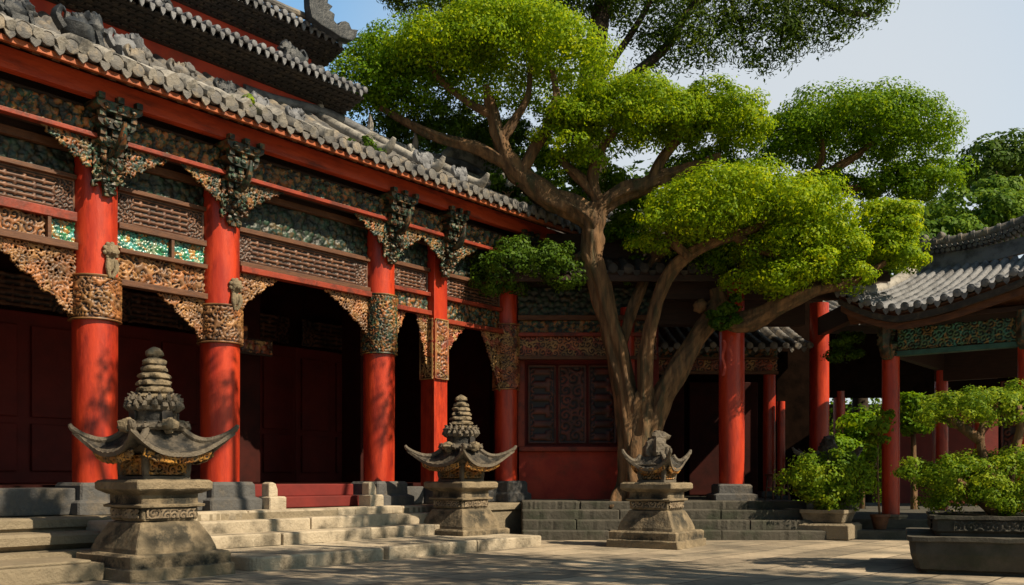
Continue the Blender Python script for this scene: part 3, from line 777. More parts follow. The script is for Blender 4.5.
# interior
W0 = -7.5
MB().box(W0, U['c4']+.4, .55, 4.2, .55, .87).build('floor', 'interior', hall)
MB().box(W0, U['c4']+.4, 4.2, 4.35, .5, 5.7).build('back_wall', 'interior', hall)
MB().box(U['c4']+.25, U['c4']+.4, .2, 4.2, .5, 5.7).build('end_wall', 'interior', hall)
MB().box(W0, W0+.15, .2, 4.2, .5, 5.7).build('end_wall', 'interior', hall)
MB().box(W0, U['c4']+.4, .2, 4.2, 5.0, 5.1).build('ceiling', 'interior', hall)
for i, u in enumerate((-3.4, -1.2, .9, 3.0, 5.0, 6.7)):
    d = MB()
    d.box(u-.85, u+.85, 3.9, 4.19, .87, 3.4)
    for q in (-1, 1):
        d.box(u+q*.42-.32, u+q*.42+.32, 3.84, 3.9, 1.05, 1.75); d.box(u+q*.42-.32, u+q*.42+.32, 3.84, 3.9, 1.85, 3.2)
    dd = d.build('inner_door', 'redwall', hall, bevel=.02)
    panel('door_lattice', dd, u-.7, u+.7, 3.45, 3.95, 3.9, 'fret', 'brownlat', seed=200+i, cell=.1, res=.03)
for i, u in enumerate((3.4, 5.9)):
    MB().box(u-.22, u+.22, 1.9, 2.4, .87, 5.0).build('inner_pier', 'interior', hall, bevel=.02)
for u, z, ww, hh in ((2.75, 3.10, .36, .13), (3.25, 2.92, .30, .12)):
    p_ = MB().box(u-ww, u+ww, 1.5, 1.56, z-hh, z+hh).build('hanging_plaque', 'darkwood', hall)
    panel('gilt_carving', p_, u-ww+.03, u+ww-.03, z-hh+.03, z+hh-.03, 1.49, 'figures', 'goldred', seed=int(u*100), cell=.08)
# sills between the columns and the red doorway steps
for a, b in ((U['cm'], U['c0']), (U['c0'], U['c1']), (U['c1'], U['c2'])):
    MB().box(a+.33, b-.33, -.22, .55, .55, .84).build('slate_sill', 'slate', hall, bevel=.015)
ds = MB(); x0, x1 = U['c2']+.42, U['c3']-.36
ds.box(x0, x1, -.10, .56, .55, .70); ds.box(x0, x1, .16, .57, .70, .865); ds.build('red_threshold', 'redwall', hall, bevel=.012)
for a, b in ((U['c3'], U['p']), (U['p'], U['c4'])):
    MB().box(a+.3, b-.28, -.05, .55, .55, .82).build('slate_sill', 'slate', hall, bevel=.015)

# ================================================================== TERRACE AND STEPS (hall side)
ter = empty('stone_terrace', HW(0, 0, 0), HR, label='moulded stone terrace carrying the long red hall', cat='terrace')
tb = MB()
tb.prismx([(5, 0), (5, .54), (-.62, .54), (-.66, .52), (-.66, .44), (-.62, .42), (-.62, 0)], -9, 8.5)
tb.build('terrace_block', 'stone', ter)
tl = MB()
tl.prismx([(-.60, 0), (-.60, .40), (-.98, .40), (-1.02, .37), (-1.02, .29), (-.96, .26), (-.93, .23), (-1.25, .23), (-1.25, 0)], -9, -.45)
tl.build('terrace_moulding', 'stone', ter)
tl = MB(); tl.box(-9, -.9, -1.95, -1.2, 0, .16); tl.box(-9, -1.0, -1.9, -1.2, .16, .19); tl.build('terrace_ledge', 'stone', ter, bevel=.015)
tl = MB(); tl.box(-.45, .12, -1.35, -.6, 0, .36); tl.box(-.42, .09, -1.1, -.6, .36, .50); tl.build('stair_cheek', 'stonepale', ter, bevel=.03)
tl = MB(); tl.prismx([(-.5, 0), (-.5, .5), (-.75, .5), (-1.25, .28), (-1.25, 0)], .14, .5); tl.build('stair_cheek', 'stonepale', ter, bevel=.03)

st = empty('stone_steps', HW(2.6, 1.2, 0), HR, label='broad worn stone steps between the two tall spired shrines', cat='steps')
def step_row(parent, x0, x1, y0, y1, z0, z1, m, rc, seed, cuts):
    xs = [x0, *cuts, x1]
    for i in range(len(xs)-1):
        step_slab(parent, xs[i]+.004, xs[i+1]-.004, y0+.006*((i*7+seed) % 3-1), y1, z0, z1-.004*((i+seed) % 2), m, 'tread', rc if i == 0 or len(xs) == 2 else .012, seed+i)
def step_slab(parent, x0, x1, y0, y1, z0, z1, m, name, rc=0., seed=0):
    """worn slab with rounded front corners; front at y0"""
    pts = []
    def arc(cx, cy, a0, a1):
        for i in range(7):
            a = a0+(a1-a0)*i/6; pts.append((cx+rc*math.cos(a), cy+rc*math.sin(a)))
    if rc:
        arc(x0+rc, y0+rc, math.pi, 1.5*math.pi)
        n = 24
        for i in range(1, n): pts.append((x0+rc+(x1-x0-2*rc)*i/n, y0+.012*noise.noise((i*.9, seed, 0))))
        arc(x1-rc, y0+rc, 1.5*math.pi, 2*math.pi)
        pts += [(x1, y1), (x0, y1)]
    n = len(pts); b = MB(); ed = .02
    rings = [(0, z0), (0, z1-ed), (ed*.35, z1-ed*.3), (ed, z1)]
    cx, cy = (x0+x1)/2, (y0+y1)/2
    vs = []
    for off, z in rings:
        for x, y in pts:
            vs.append((x+(off if x < cx else -off)*(1 if abs(x-cx) > (x1-x0)/2-.2 else 0), y+(off if y < cy else 0), z+.008*noise.noise((x*2, y*2, z*3+seed))))
    fs = [(r*n+i, r*n+(i+1) % n, (r+1)*n+(i+1) % n, (r+1)*n+i) for r in range(3) for i in range(n)]
    fs.append(tuple(range(3*n, 4*n)))
    b.add(vs, fs)
    return b.build(name, m, parent)
# local frame of the steps: x along the hall from u=2.6, y = -(v-1.2)
step_row(st, -2.15, 2.6, -1.2, .6, 0, .15, 'stonepale', .16, 1, (-.3, 1.25))
step_row(st, -2.0, 2.7, .0, .8, .15, .30, 'stonepale', .05, 2, (-.9, .5, 1.7))
step_row(st, -1.95, 2.7, .34, .8, .30, .45, 'stonepale', .05, 3, (-.2, 1.3))
step_row(st, -1.95, 2.7, .54, .8, .45, .552, 'stonepale', .04, 4, (-1.0, .4, 1.6))

# ================================================================== SHRINES
def shrine_roof(hw, z_top, r_top, drop, lift, th=.035, flare=.16):
    mb = MB(); nS, nT = 28, 10
    for q in range(4):
        a = q*math.pi/2; ca, sa = math.cos(a), math.sin(a); vs = []; fs = []
        for layer in (0, 1):
            for i in range(nT+1):
                t = i/nT; rad = r_top+(hw-r_top)*t
                for j in range(nS+1):
                    s = -1+2*j/nS
                    ext = 1+flare*abs(s)**4*t*t
                    z = z_top-drop*(1-(1-t)**2.0)+lift*abs(s)**2.6*t**2.2
                    z += .012*abs(math.sin(s*math.pi*5))*t if layer == 0 else 0
                    z -= th*layer
                    x, y = rad*ext, rad*ext*s
                    vs.append((x*ca-y*sa, x*sa+y*ca, z))
        n = (nT+1)*(nS+1)
        for i in range(nT):
            for j in range(nS):
                k = i*(nS+1)+j
                fs.append((k, k+1, k+nS+2, k+nS+1)); fs.append((n+k, n+k+nS+1, n+k+nS+2, n+k+1))
        for j in range(nS):
            k = nT*(nS+1)+j; fs.append((k, k+1, n+k+1, n+k))
        mb.add(vs, fs)
    for q in range(4):
        a = q*math.pi/2+math.pi/4; pts = []; rs = []
        for i in range(9):
            t = i/8; ext = 1+flare*t*t
            rad = (r_top+(hw-r_top)*t)*ext*math.sqrt(2)
            z = z_top-drop*(1-(1-t)**2)+lift*t**2.2+.02
            pts.append((rad*math.cos(a), rad*math.sin(a), z)); rs.append(.034 if i < 7 else .028)
        d = Vector(pts[-1])-Vector(pts[-2])
        pts.append(tuple(Vector(pts[-1])+d*.25+Vector((0, 0, .03)))); rs.append(.018)
        mb.tube(pts, rs, 8, 2)
    return mb

def shrine(name, x, y, zb, rot, sc_, spire, label, seed, hw=.475, cat='shrine', group=None):
    s = empty(name, (x, y, zb), rot, label=label, cat=cat)
    s['group'] = group or 'stone shrines standing in front of the halls'
    S = sc_
    MB().sqlathe([(.53*S, 0), (.53*S, .10*S), (.505*S, .115*S), (.505*S, .21*S), (.48*S, .23*S)], m=10, jit=.012, seed=seed).build('base_slab', 'shrine', s)
    MB().sqlathe([(.415*S, .21*S), (.41*S, .27*S), (.375*S, .36*S), (.32*S, .46*S), (.30*S, .50*S), (.25*S, .52*S)], m=10, jit=.012, seed=seed+1).build('flared_dado', 'shrine', s)
    wb = MB().sqlathe([(.275*S, .52*S), (.285*S, .54*S), (.285*S, .635*S), (.33*S, .645*S), (.335*S, .665*S), (.29*S, .68*S), (.29*S, .77*S)], m=12, jit=.008, seed=seed+2).build('waist_block', 'shrine', s)
    for q in range(4):
        a = q*math.pi/2
        def pf(X, Z, D, a=a):
            xx = .287*S+D; yy = X-.25*S
            return (xx*math.cos(a)-yy*math.sin(a), xx*math.sin(a)+yy*math.cos(a), .545*S+Z)
        relief('carved_band', wb, .5*S, .085*S, pf, 'scroll', M_shr, seed=seed+q, cell=.05, res=.01, depth=.02, thick=0)
    MB().sqlathe([(.31*S, .765*S), (.37*S, .80*S), (.385*S, .815*S), (.385*S, .875*S), (.365*S, .895*S), (.33*S, .90*S)], m=10, jit=.01, seed=seed+3).build('cap_slab', 'shrine', s)
    hb = .20*S if spire else .17*S
    zt = 1.17*S if spire else 1.10*S
    MB().sqlathe([(hb+.04, .90*S), (hb+.04, .93*S), (hb-.02, .94*S), (hb-.02, zt-.03), (hb+.05, zt-.01), (hb+.09, zt+.05)], m=6, jit=.004, seed=seed+4).build('shrine_body', 'shrineroof', s)
    for q in range(4):
        a = q*math.pi/2
        def pf(X, Z, D, a=a):
            xx = hb+D; yy = X-hb*.95
            return (xx*math.cos(a)-yy*math.sin(a), xx*math.sin(a)+yy*math.cos(a), .945*S+Z)
        relief('body_carving', s, hb*1.9, zt-.99*S, pf, 'scroll', 'shrinegold', seed=seed+10+q, cell=.055, res=.009, depth=.04, thick=0)
        pts = []
        c = MB(); aa = a+math.pi/4
        c.tube([(1.33*hb*math.cos(aa), 1.33*hb*math.sin(aa), .90*S), (1.5*hb*math.cos(aa), 1.5*hb*math.sin(aa), 1.0*S), (1.45*hb*math.cos(aa), 1.45*hb*math.sin(aa), zt)], [.035, .04, .045], 8, 3, .3, q)
        c.build('corner_post', 'shrineroof', s, True)
    rz = 1.38*S if spire else 1.26*S
    ro = shrine_roof(hw, rz, .17*S, .24*S if spire else .17*S, .22*S if spire else .21*S).build('shrine_roof', 'shrineroof', s, True)
    # gilded eave carving under each side
    for q in range(4):
        a = q*math.pi/2
        for t in (0,):
            def pf(X, Z, D, a=a):
                n_ = X/(hw*1.5); sx = -1+2*n_
                xx = hw*.86+D+Z*.4; yy = (X-hw*.75)
                return (xx*math.cos(a)-yy*math.sin(a), xx*math.sin(a)+yy*math.cos(a), rz-(.335*S if spire else .245*S)+Z+.07*np.abs(sx)**2.5)
            relief('eave_carving', ro, hw*1.5, .07, pf, 'net', 'shrinegold', seed=seed+20+q, cell=.05, res=.011, depth=.02, thick=.02)
    sp = MB()
    if spire:
        sp.lathe([(.22*S, 1.36*S), (.23*S, 1.40*S), (.22*S, 1.43*S), (.20*S, 1.45*S), (.205*S, 1.53*S), (.235*S, 1.55*S), (.235*S, 1.58*S), (.18*S, 1.60*S)], seg=24)
        so_ = sp.build('drum', 'shrineroof', s, True)
        r2 = random.Random(seed)
        for ring, (rr_, z0, hh, nn) in enumerate(((.205, 1.55, .11, 18), (.18, 1.60, .12, 15), (.26, 1.37, .07, 16))):
            lf = MB(); lf.tube([(rr_*S*math.cos(2*math.pi*k/40), rr_*S*math.sin(2*math.pi*k/40), (z0+.012)*S) for k in range(41)], [.028*S]*41, 7, jit=.3)
            for k in range(nn):
                a = 2*math.pi*(k+.5*ring)/nn; ca, sa = math.cos(a), math.sin(a); q = r2.uniform(.8, 1.15)
                lf.tube([(rr_*S*ca, rr_*S*sa, z0*S), ((rr_+.045)*S*ca, (rr_+.045)*S*sa, (z0+hh*.4*q)*S), ((rr_+.03)*S*ca, (rr_+.03)*S*sa, (z0+hh*.8*q)*S), ((rr_+.06)*S*ca, (rr_+.06)*S*sa, (z0+hh*q)*S)], [.024*S, .030*S, .018*S, .004], 7, 2, .4, k+seed)
            lf.build('leaf_carving', 'shrineroof', s, True)
        for q in range(4):
            a = q*math.pi/2
            MB().ball((.27*S*math.cos(a), .27*S*math.sin(a), 1.40*S), (.08*S, .08*S, .07*S), 14, .5, seed+q).build('mask_carving', 'shrine', s, True)
        for q in range(4):
            a = q*math.pi/2; n_ = MB()
            pts = [(1.46, -.05), (1.46, .05), (1.52, .055), (1.56, .035), (1.575, 0), (1.56, -.035), (1.52, -.055)]
            vs = [((.205*S+.004+e_)*math.cos(a)-yy*S*math.sin(a), (.205*S+.004+e_)*math.sin(a)+yy*S*math.cos(a), zz*S) for e_ in (0, .02) for zz, yy in pts]
            n_.add(vs, [tuple(range(7)), tuple(range(7, 14))]+[(i, (i+1) % 7, (i+1) % 7+7, i+7) for i in range(7)])
            n_.build('arched_niche', 'tiledark', so_)
        pr = []; nR = 6
        for i in range(nR):
            t = i/nR; r0 = (.185-.095*t)*S; z0 = (1.64+.40*t)*S; hh = .40/nR*S
            pr += [(r0*.80, z0), (r0, z0+hh*.25), (r0*1.02, z0+hh*.5), (r0*.97, z0+hh*.75), (r0*.80, z0+hh*.98)]
        pr += [(.06*S, 2.05*S), (.085*S, 2.075*S), (.08*S, 2.11*S), (.045*S, 2.14*S), (.01, 2.155*S)]
        sm = MB().lathe(pr, seg=28)
        for i, v in enumerate(sm.v):
            v_ = Vector(v); q = 1+.30*noise.noise(v_*17+Vector((seed, 0, 0))); sm.v[i] = (v[0]*q, v[1]*q, v[2])
        sm.build('ringed_spire', 'shrine', s, True)
    else:
        sp.ball((0, 0, 1.36*S), (.19*S, .18*S, .19*S), 16, .45, seed)
        sp.ball((.06*S, -.02, 1.53*S), (.14*S, .12*S, .09*S), 12, .6, seed+1)
        sp.ball((-.08*S, 0, 1.42*S), (.07*S, .07*S, .09*S), 10, .5, seed+2)
        for k in range(7):
            a = k*.9; sp.tube([(.1*S*math.cos(a), .1*S*math.sin(a), 1.25*S), (.17*S*math.cos(a), .17*S*math.sin(a), 1.3*S), (.18*S*math.cos(a), .18*S*math.sin(a), 1.4*S)], [.045*S, .04*S, .01], 7, 2)
        sp.build('beast_finial', 'shrineroof', s, True)
    return s
M['shrcarve'] = carve_mat('stone_carving', (.05, .042, .03), (.27, .21, .14), (), rough=.85)
M_shr = 'shrcarve'
shrine('stone_shrine', -3.52, 9.35, 0, HR, 1.04, True, 'largest stone shrine, ringed spire and upturned roof, in front of the leftmost red columns', 1)
shrine('stone_shrine', -.74, 13.75, 0, HR, 1.0, True, 'stone shrine with a pointed spire at the right end of the broad steps', 2)
shrine('stone_shrine', 2.02, 13.25, 0, HR+.12, .99, False, 'stone shrine without a spire, rounded beast on its roof, below the tree trunk', 3, hw=.30)
shrine('stone_shrine', 5.85, 17.6, .28, HR+.3, .9, False, 'stone shrine mostly hidden behind the bright potted shrub', 4, hw=.48)

# scroll stones by the doorway
def door_stone(u, label):
    s = empty('door_stone', HW(u, .38, .55), HR, label=label, cat='door stone', group='scroll stones at the doorway')
    MB().sqlathe([(.13, 0), (.13, .15), (.115, .165)], m=5, jit=.006, seed=int(u*9)).build('block', 'stonepale', s)
    b = MB(); b.prism([(-.11, .155), (.03, .155), (.03, .25), (.0, .33), (-.06, .35), (-.11, .33)], -.08, .08)
    b.build('scroll', 'stonepale', s, bevel=.02)
door_stone(U['c2']+.52, 'small carved scroll stone on the lit side of the doorway steps')
door_stone(U['c3']-.50, 'small carved scroll stone in shadow at the far end of the doorway steps')

# ================================================================== SIDE HALL (back)
SY = 16.5
side = empty('side_hall', (0, SY, 0), 0, label='shaded red side hall with carved window behind the big tree', cat='hall')
def slab(name, x0, x1, y0, y1, z0, z1, m, parent, bevel=.01): return MB().box(x0, x1, y0, y1, z0, z1).build(name, m, parent, bevel=bevel)
def zS(y, Y=SY): return CAMZ+(HZ-y)*Y/F
slab('dado_wall', .12, 2.6, .25, .45, .55, 1.42, 'redbright', side)
slab('window_sill', .12, 2.6, .15, .28, 1.42, 1.50, 'redtrim', side)
wnd = slab('window', .2, 1.9, .40, .46, 1.50, 3.2, 'redwall', side)
for k in range(3):
    xa = .28+k*.54
    panel('lattice', wnd, xa, xa+.50, 1.56, 2.96, .38, 'fret' if k != 1 else 'scroll', 'redlat', seed=300+k, cell=.12, res=.02, border=.03)
slab('window_post', 1.86, 2.0, .15, .4, 1.5, 3.02, 'redtrim', side)
slab('window_post', .1, .22, .15, .4, 1.5, 3.02, 'redtrim', side)
slab('wall', 2.0, 2.6, .3, .5, 1.5, 3.1, 'redwall', side)
column(side, 2.0, .0, .13, .7, 3.9, None, ph=.2, plinth=(.55, .75), seed=31)
slab('corner_wall', -.4, .4, .48, .6, .3, 5.0, 'shadewood', side)
x0, x1 = .1, 2.5
for za, zb, mm, kd in ((3.06, 3.40, 'goldred', 'scroll'), (3.46, 3.68, 'frieze', 'figures'), (3.76, 4.25, 'greenpaint', 'figures')):
    panel('frieze_panel', side, x0, x1, za, zb, -.02, kd, mm, seed=int(za*100), cell=.07, res=.016)
for za, zb in ((3.0, 3.06), (3.40, 3.46), (3.68, 3.76)):
    rail(x0, x1, za, zb, -.06, .12, 'redtrim' if za < 3.6 and za > 3.1 else 'brownwood', parent=side)
slab('frieze_back', .0, 5.1, .02, .3, 3.62, 5.2, 'darkwood', side)
# open porch on the right
slab('porch_wall', 2.6, 6.35, 2.9, 3.05, .5, 5.0, 'shadewood', side)
slab('porch_side_wall', 2.5, 2.62, .5, 2.9, .5, 5.0, 'redwall', side)
column(side, 3.70, -.5, .215, .85, 4.35, None, ph=.36, plinth=(.57, .85), seed=32)
column(side, 6.08, 2.3, .19, .6, 4.4, None, ph=.3, plinth=(.3, .6), seed=33)
column(side, 4.93, 1.7, .12, .7, 3.1, None, ph=.2, plinth=(.5, .7), seed=34)
column(side, 5.10, 1.5, .075, .6, 2.4, None, ph=.14, plinth=(.5, .62), seed=35)
for za, zb, kd, mm in ((2.98, 3.20, 'scroll', 'goldred'), (3.24, 3.42, 'figures', 'frieze')):
    panel('frieze_panel', side, 2.7, 5.05, za, zb, 1.6, kd, mm, seed=int(za*77), cell=.08, res=.018)
rail(2.7, 5.05, 2.92, 2.98, 1.56, .12, 'brownwood', parent=side); rail(2.7, 5.05, 3.20, 3.24, 1.56, .12, 'brownwood', parent=side)
for k in range(3):
    slab('porch_door', 2.85+k*.75, 3.5+k*.75, 2.80, 2.88, .6, 2.9, 'interior', side, .02)
pr = tiled_slope(MB(), 2.7, 5.6, 1.0, 3.36, 2.9, 4.1, .22, .06, .04, lift=lambda x: .0)
pr.build('porch_roof', 'tile', side, True)
# main roof
mr = tiled_slope(MB(), -.3, 6.2, -.95, 4.35, 2.6, 6.1, .26, .075, .15)
mro = mr.build('main_roof', 'tiledark', side, True)
MB().prismx([(-.93, 4.33), (2.6, 5.95), (5.8, 4.4), (5.8, 4.3), (2.6, 5.8), (-.9, 4.22)], -.3, 6.18).build('roof_boards', 'darkwood', side)
slab('eave_board', -.2, 6.2, -.95, -.90, 4.17, 4.28, 'darkwood', side)
rb = MB(); rb.tube([(-.4+.22*i, 2.6, 6.22+.0035*(i-15)**2*.6) for i in range(31)], [.13]*31, 10); rb.build('ridge', 'tilelight', mro, True)
slab('cross_beam', 2.5, 6.3, -.58, -.42, 3.95, 4.25, 'darkwood', side)
slab('cross_beam', 6.0, 6.16, -.5, 2.6, 3.75, 4.1, 'darkwood', side)

sst = empty('stone_steps', (2.3, 14.9, 0), 0, label='dark stone steps along the side hall behind the tree', cat='steps')
step_row(sst, -2.15, 2.55, -0.4, 0.3, 0, 0.15, 'stonedark', .03, 11, (-0.8, 0.9))
step_row(sst, -2.15, 2.5, -0.15, 0.5, 0.15, 0.3, 'stonedark', .03, 12, (-1.3, 0.2, 1.4))
step_row(sst, -2.15, 2.45, 0.1, 0.7, 0.3, 0.45, 'stonedark', .03, 13, (-0.6, 1.0))
step_row(sst, -2.15, 2.45, 0.4, 5.0, 0.45, 0.58, 'stonedark', .03, 14, (-1.2, 0.3, 1.5))
rt = empty('stone_terrace', (6.5, 16.5, 0), 0, label='low dark stone terrace beneath the right pavilion and shrub pot', cat='terrace')
step_slab(rt, -1.75, 6, -1.75, 9, 0, .14, 'stonedark', 'terrace_block', .05, 15)
step_slab(rt, -1.6, 6, -1.25, 9, .14, .29, 'stonedark', 'terrace_block', .05, 16)

# ================================================================== PAVILION (right)
PR = math.atan2(-.6335, .7737); PC = Vector((6.18, 15.5, 0))
pav = empty('corner_pavilion', PC, PR, label='open pavilion with sweeping grey tiled roof and green beam at right', cat='pavilion')
column(pav, 0, 0, .14, .36, 2.95, None, ph=.2, plinth=(.28, .36), seed=41, pm='stone')
column(pav, 2.0, 0, .14, .36, 2.95, None, ph=.2, plinth=(.28, .36), seed=42, pm='stone')
column(pav, 4.2, 0, .14, .36, 2.95, None, ph=.2, plinth=(.28, .36), seed=43, pm='stone')
column(pav, .0, 2.9, .12, .36, 2.95, None, ph=.2, plinth=(.28, .36), seed=44, pm='stone')
column(pav, 2.0, 2.9, .12, .36, 2.95, None, ph=.2, plinth=(.28, .36), seed=45, pm='stone')
rail(-.1, 4.4, 2.92, 3.0, -.02, .16, 'darkwood', parent=pav, name='green_beam').data.materials[0] = mat('green_beam_paint', (.03, .11, .085), (.02, .07, .055), .5, 6)
for a, b in ((.14, 1.86), (2.14, 4.1)):
    panel('frieze_panel', pav, a, b, 3.02, 3.36, -.06, 'scroll', 'greenfrieze', seed=int(a*50), cell=.07, res=.014)
for cx in (0, 2.0):
    b = MB()
    for k in range(5):
        b.ball((cx+.04*math.sin(k*2.1), -.12-.03*k, 2.98+.1*k), (.13, .1, .085), 12, .5, k)
    b.tube([(cx, -.1, 2.9), (cx, -.18, 3.1), (cx, -.26, 3.45)], [.1, .12, .1], 10, 4, .4)
    o = b.build('bracket', 'bracket', pav, True)
    o.data.attributes['h'].data.foreach_set('value', np.clip(.5+np.array([noise.noise(v.co*16) for v in o.data.vertices])*.9, 0, 1).astype(np.float32))
slab('ceiling', -.3, 4.6, -.3, 3.2, 3.42, 3.5, 'darkwood', pav)
slab('back_beam', -.1, 4.4, 2.8, 2.95, 2.75, 3.4, 'darkwood', pav)
slab('side_beam', -.07, .07, .1, 2.85, 2.95, 3.4, 'darkwood', pav)
slab('added_rear_screen', .95, 4.3, 2.98, 3.05, .36, 2.8, 'shadewood', pav)  # dark latticed screen added to stand in for shade behind the pavilion
for k in range(4):
    panel('added_screen_lattice', pav, 1.0+k*.82, 1.78+k*.82, .9, 2.7, 2.96, 'scroll' if k % 2 else 'fret', 'redlat', seed=500+k, cell=.13, res=.022, border=.03)
plift = lambda x: .34*max(0, 1-(x+.65)/1.1)**2-.09*max(0, 1-abs(x-.3)/1.2)+.11*max(0, x-.5)**2
pt = tiled_slope(MB(), -.62, 4.9, -.68, 3.66, 1.4, 4.55, .19, .055, .10, lift=plift, xt0=.05, xt1=4.2)
pto = pt.build('tiled_roof', 'tilelight', pav, True)
bk = MB(); bk.add([(-.6, 3.5, 3.66), (4.9, 3.5, 3.66), (4.2, 1.4, 4.55), (.05, 1.4, 4.55), (-.6, -.66, 3.92), (4.9, 3.5, 3.66), (4.9, -.66, 3.64), (-.6, 3.5, 3.62)], [(0, 1, 2, 3), (4, 0, 3), (5, 6, 2)])
bk.build('rear_slope', 'tile', pto)
ev = MB()
for i in range(29):
    pass
xs = [-.62+i*.184 for i in range(31)]
for off, (yy, dz, hh, mm) in enumerate(((-.64, -.10, .10, 'eave_board'), (-.52, -.20, .10, 'eave_board'))):
    b = MB(); vs = []; fs = []
    for x in xs:
        z = 3.66+plift(x)+dz
        vs += [(x, yy-.03, z), (x, yy+.03, z), (x, yy+.03, z-hh), (x, yy-.03, z-hh)]
    for i in range(len(xs)-1):
        for k in range(4): fs.append((i*4+k, i*4+(k+1) % 4, i*4+4+(k+1) % 4, i*4+4+k))
    fs += [(0, 1, 2, 3), (len(vs)-4, len(vs)-3, len(vs)-2, len(vs)-1)]
    b.add(vs, fs).build('eave_board', 'brownwood' if off else 'tiledark', pav)
b = MB(); vs = []; fs = []
for x in xs:
    z = 3.66+plift(x)-.06
    vs += [(x, -.62, z), (x, -.1, 3.50), (x, -.1, 3.54), (x, -.62, z+.03)]
for i in range(len(xs)-1):
    for k in range(4): fs.append((i*4+k, i*4+(k+1) % 4, i*4+4+(k+1) % 4, i*4+4+k))
b.add(vs, fs).build('soffit', 'brownwood', pav)
# left side soffit and eave (the end of the hip)
b = MB(); b.add([(-.62, -.62, 3.93), (-.62, 3.5, 3.62), (0, 3.4, 3.45), (0, -.1, 3.45), (-.62, -.62, 3.86), (-.62, 3.5, 3.55)], [(0, 1, 2, 3), (0, 4, 5, 1)])
b.build('soffit', 'brownwood', pav)
# tall main ridge, sweeping up
rg = MB(); vs = []; fs = []; N = 40
def rz_(x): return .34*max(0, (x-.6)/1.6)**2+.02
for i in range(N+1):
    x = -.05+4.4*i/N; z = 4.52+rz_(x)*.6
    vs += [(x, 1.34, z), (x, 1.46, z), (x, 1.46, z+.26), (x, 1.34, z+.26)]
for i in range(N):
    for k in range(4): fs.append((i*4+k, i*4+(k+1) % 4, i*4+4+(k+1) % 4, i*4+4+k))
fs += [(0, 1, 2, 3), (4*N, 4*N+1, 4*N+2, 4*N+3)]
rg.add(vs, fs).build('main_ridge', 'tilelight', pto)
rg = MB()
for i in range(int(4.4/.085)):
    x = -.05+.085*i; z = 4.79+rz_(x)
    rg.tube([(x, 1.25, z+.02), (x, 1.55, z+.02)], [.036]*2, 8); rg.tube([(x+.04, 1.22, z+.085), (x+.04, 1.58, z+.085)], [.036]*2, 8)
rg.tube([(-.1+.15*i, 1.4, 4.98+rz_(-.1+.15*i)) for i in range(30)], [.085]*30, 10)
for i in range(22):
    x = -.1+.2*i; rg.tube([(x, 1.4, 4.98+rz_(x)), (x+.05, 1.4, 4.99+rz_(x))], [.105, .105], 10)
for k in range(5): rg.ball((.05+.09*k, 1.38, 5.06+.05*math.sin(k*2)), (.07, .06, .07), 8, .4, k)
rg.build('ridge_cap', 'tile', pto, True)
# hip ridge with the pale upturned end
hp = MB(); hp.tube([(.05, 1.4, 4.66), (-.15, .8, 4.30), (-.35, .15, 4.05), (-.55, -.45, 4.02), (-.66, -.72, 4.12), (-.74, -.92, 4.34)], [.10, .11, .12, .13, .11, .04], 10, 4)
hp.tube([(-.50, -.42, 4.12), (-.42, -.5, 4.24), (-.3, -.42, 4.28)], [.07, .06, .03], 8, 3); hp.ball((-.55, -.5, 4.02), (.16, .14, .13), 12, .4)
hp.build('hip_ridge', 'ridgepale', pto, True)

# ================================================================== GARDEN GALLERY (far)
gal = empty('garden_gallery', (9.5, 22.5, 0), 0, label='dim red columned gallery in the garden behind the pavilion', cat='gallery')
for x in (-1.75, .6, 1.55, 3.6): column(gal, x, 0, .14, .3, 3.0, None, ph=.22, plinth=(.0, .3), seed=int(x*10)+60, pm='stone')
slab('beam', -2.4, 5.2, -.1, .1, 2.85, 4.35, 'shadewood', gal)  # tall near-black board standing in for the shaded ceiling
slab('back_wall', .3, 5.2, 2.4, 2.6, 0, 4.4, 'redwall', gal)
gr_ = tiled_slope(MB(), -2.6, 5.6, -2.3, 4.3, 1.5, 5.4, .24, .07, .08); gr_.build('gallery_roof', 'tile', gal, True)  # front eave deepened to throw shade over the gallery front
MB().prismx([(-2.28, 4.28), (1.5, 5.35), (3.4, 4.4), (3.4, 4.28), (1.5, 5.2), (-2.25, 4.2)], -2.6, 5.6).build('roof_boards', 'darkwood', gal)
slab('floor_slab', -2.4, 5.4, -.4, 2.7, .0, .28, 'stonedark', gal)

# ================================================================== MAIN TREE
TY = 15.6
tree = empty('courtyard_tree', P(640, 496, TY), 0, label='huge old tree with cloud-shaped green crowns growing beside the side hall', cat='tree')
TO = tree.location
def Tp(x, y, dY=0): return P(x, y, TY+dY)-TO
def br(mb, pts, rads, seed=0, seg=14):
    px = TY/F
    mb.tube([Tp(*p) for p in pts], [r*px for r in rads], seg+12, 10, .24, seed, flute=.11)
tk = MB()
br(tk, [(630, 504), (630, 470), (630, 430), (624, 385), (612, 335), (599, 285), (592, 250), (592, 228), (598, 206)], [16, 12.5, 11.5, 11, 10.5, 10, 10, 10.5, 10.5], 1, 20)
br(tk, [(650, 504), (649, 470), (650, 432), (662, 395), (688, 352), (711, 318), (719, 302), (716, 288)], [17, 13, 11.5, 10.5, 9.5, 9, 8.5, 6], 2, 20)
br(tk, [(640, 506, 0), (640, 470, 0), (640, 440, 0), (641, 415, 0), (644, 398, 0), (648, 385, .05)], [22, 17.5, 16, 15, 12, 3], 3, 18)
br(tk, [(644, 425, -.05), (645, 370, -.15), (650, 330, -.25), (660, 295, -.3), (672, 270, -.4), (700, 248, -.5), (735, 236, -.6), (770, 222, -.6)], [7, 6.5, 6.3, 6.2, 6, 5.5, 4.5, 3], 4)
br(tk, [(622, 345, .1), (632, 310, .2), (645, 280, .3), (656, 255, .4), (652, 232, .5)], [5, 5.5, 5.5, 5, 4], 5)
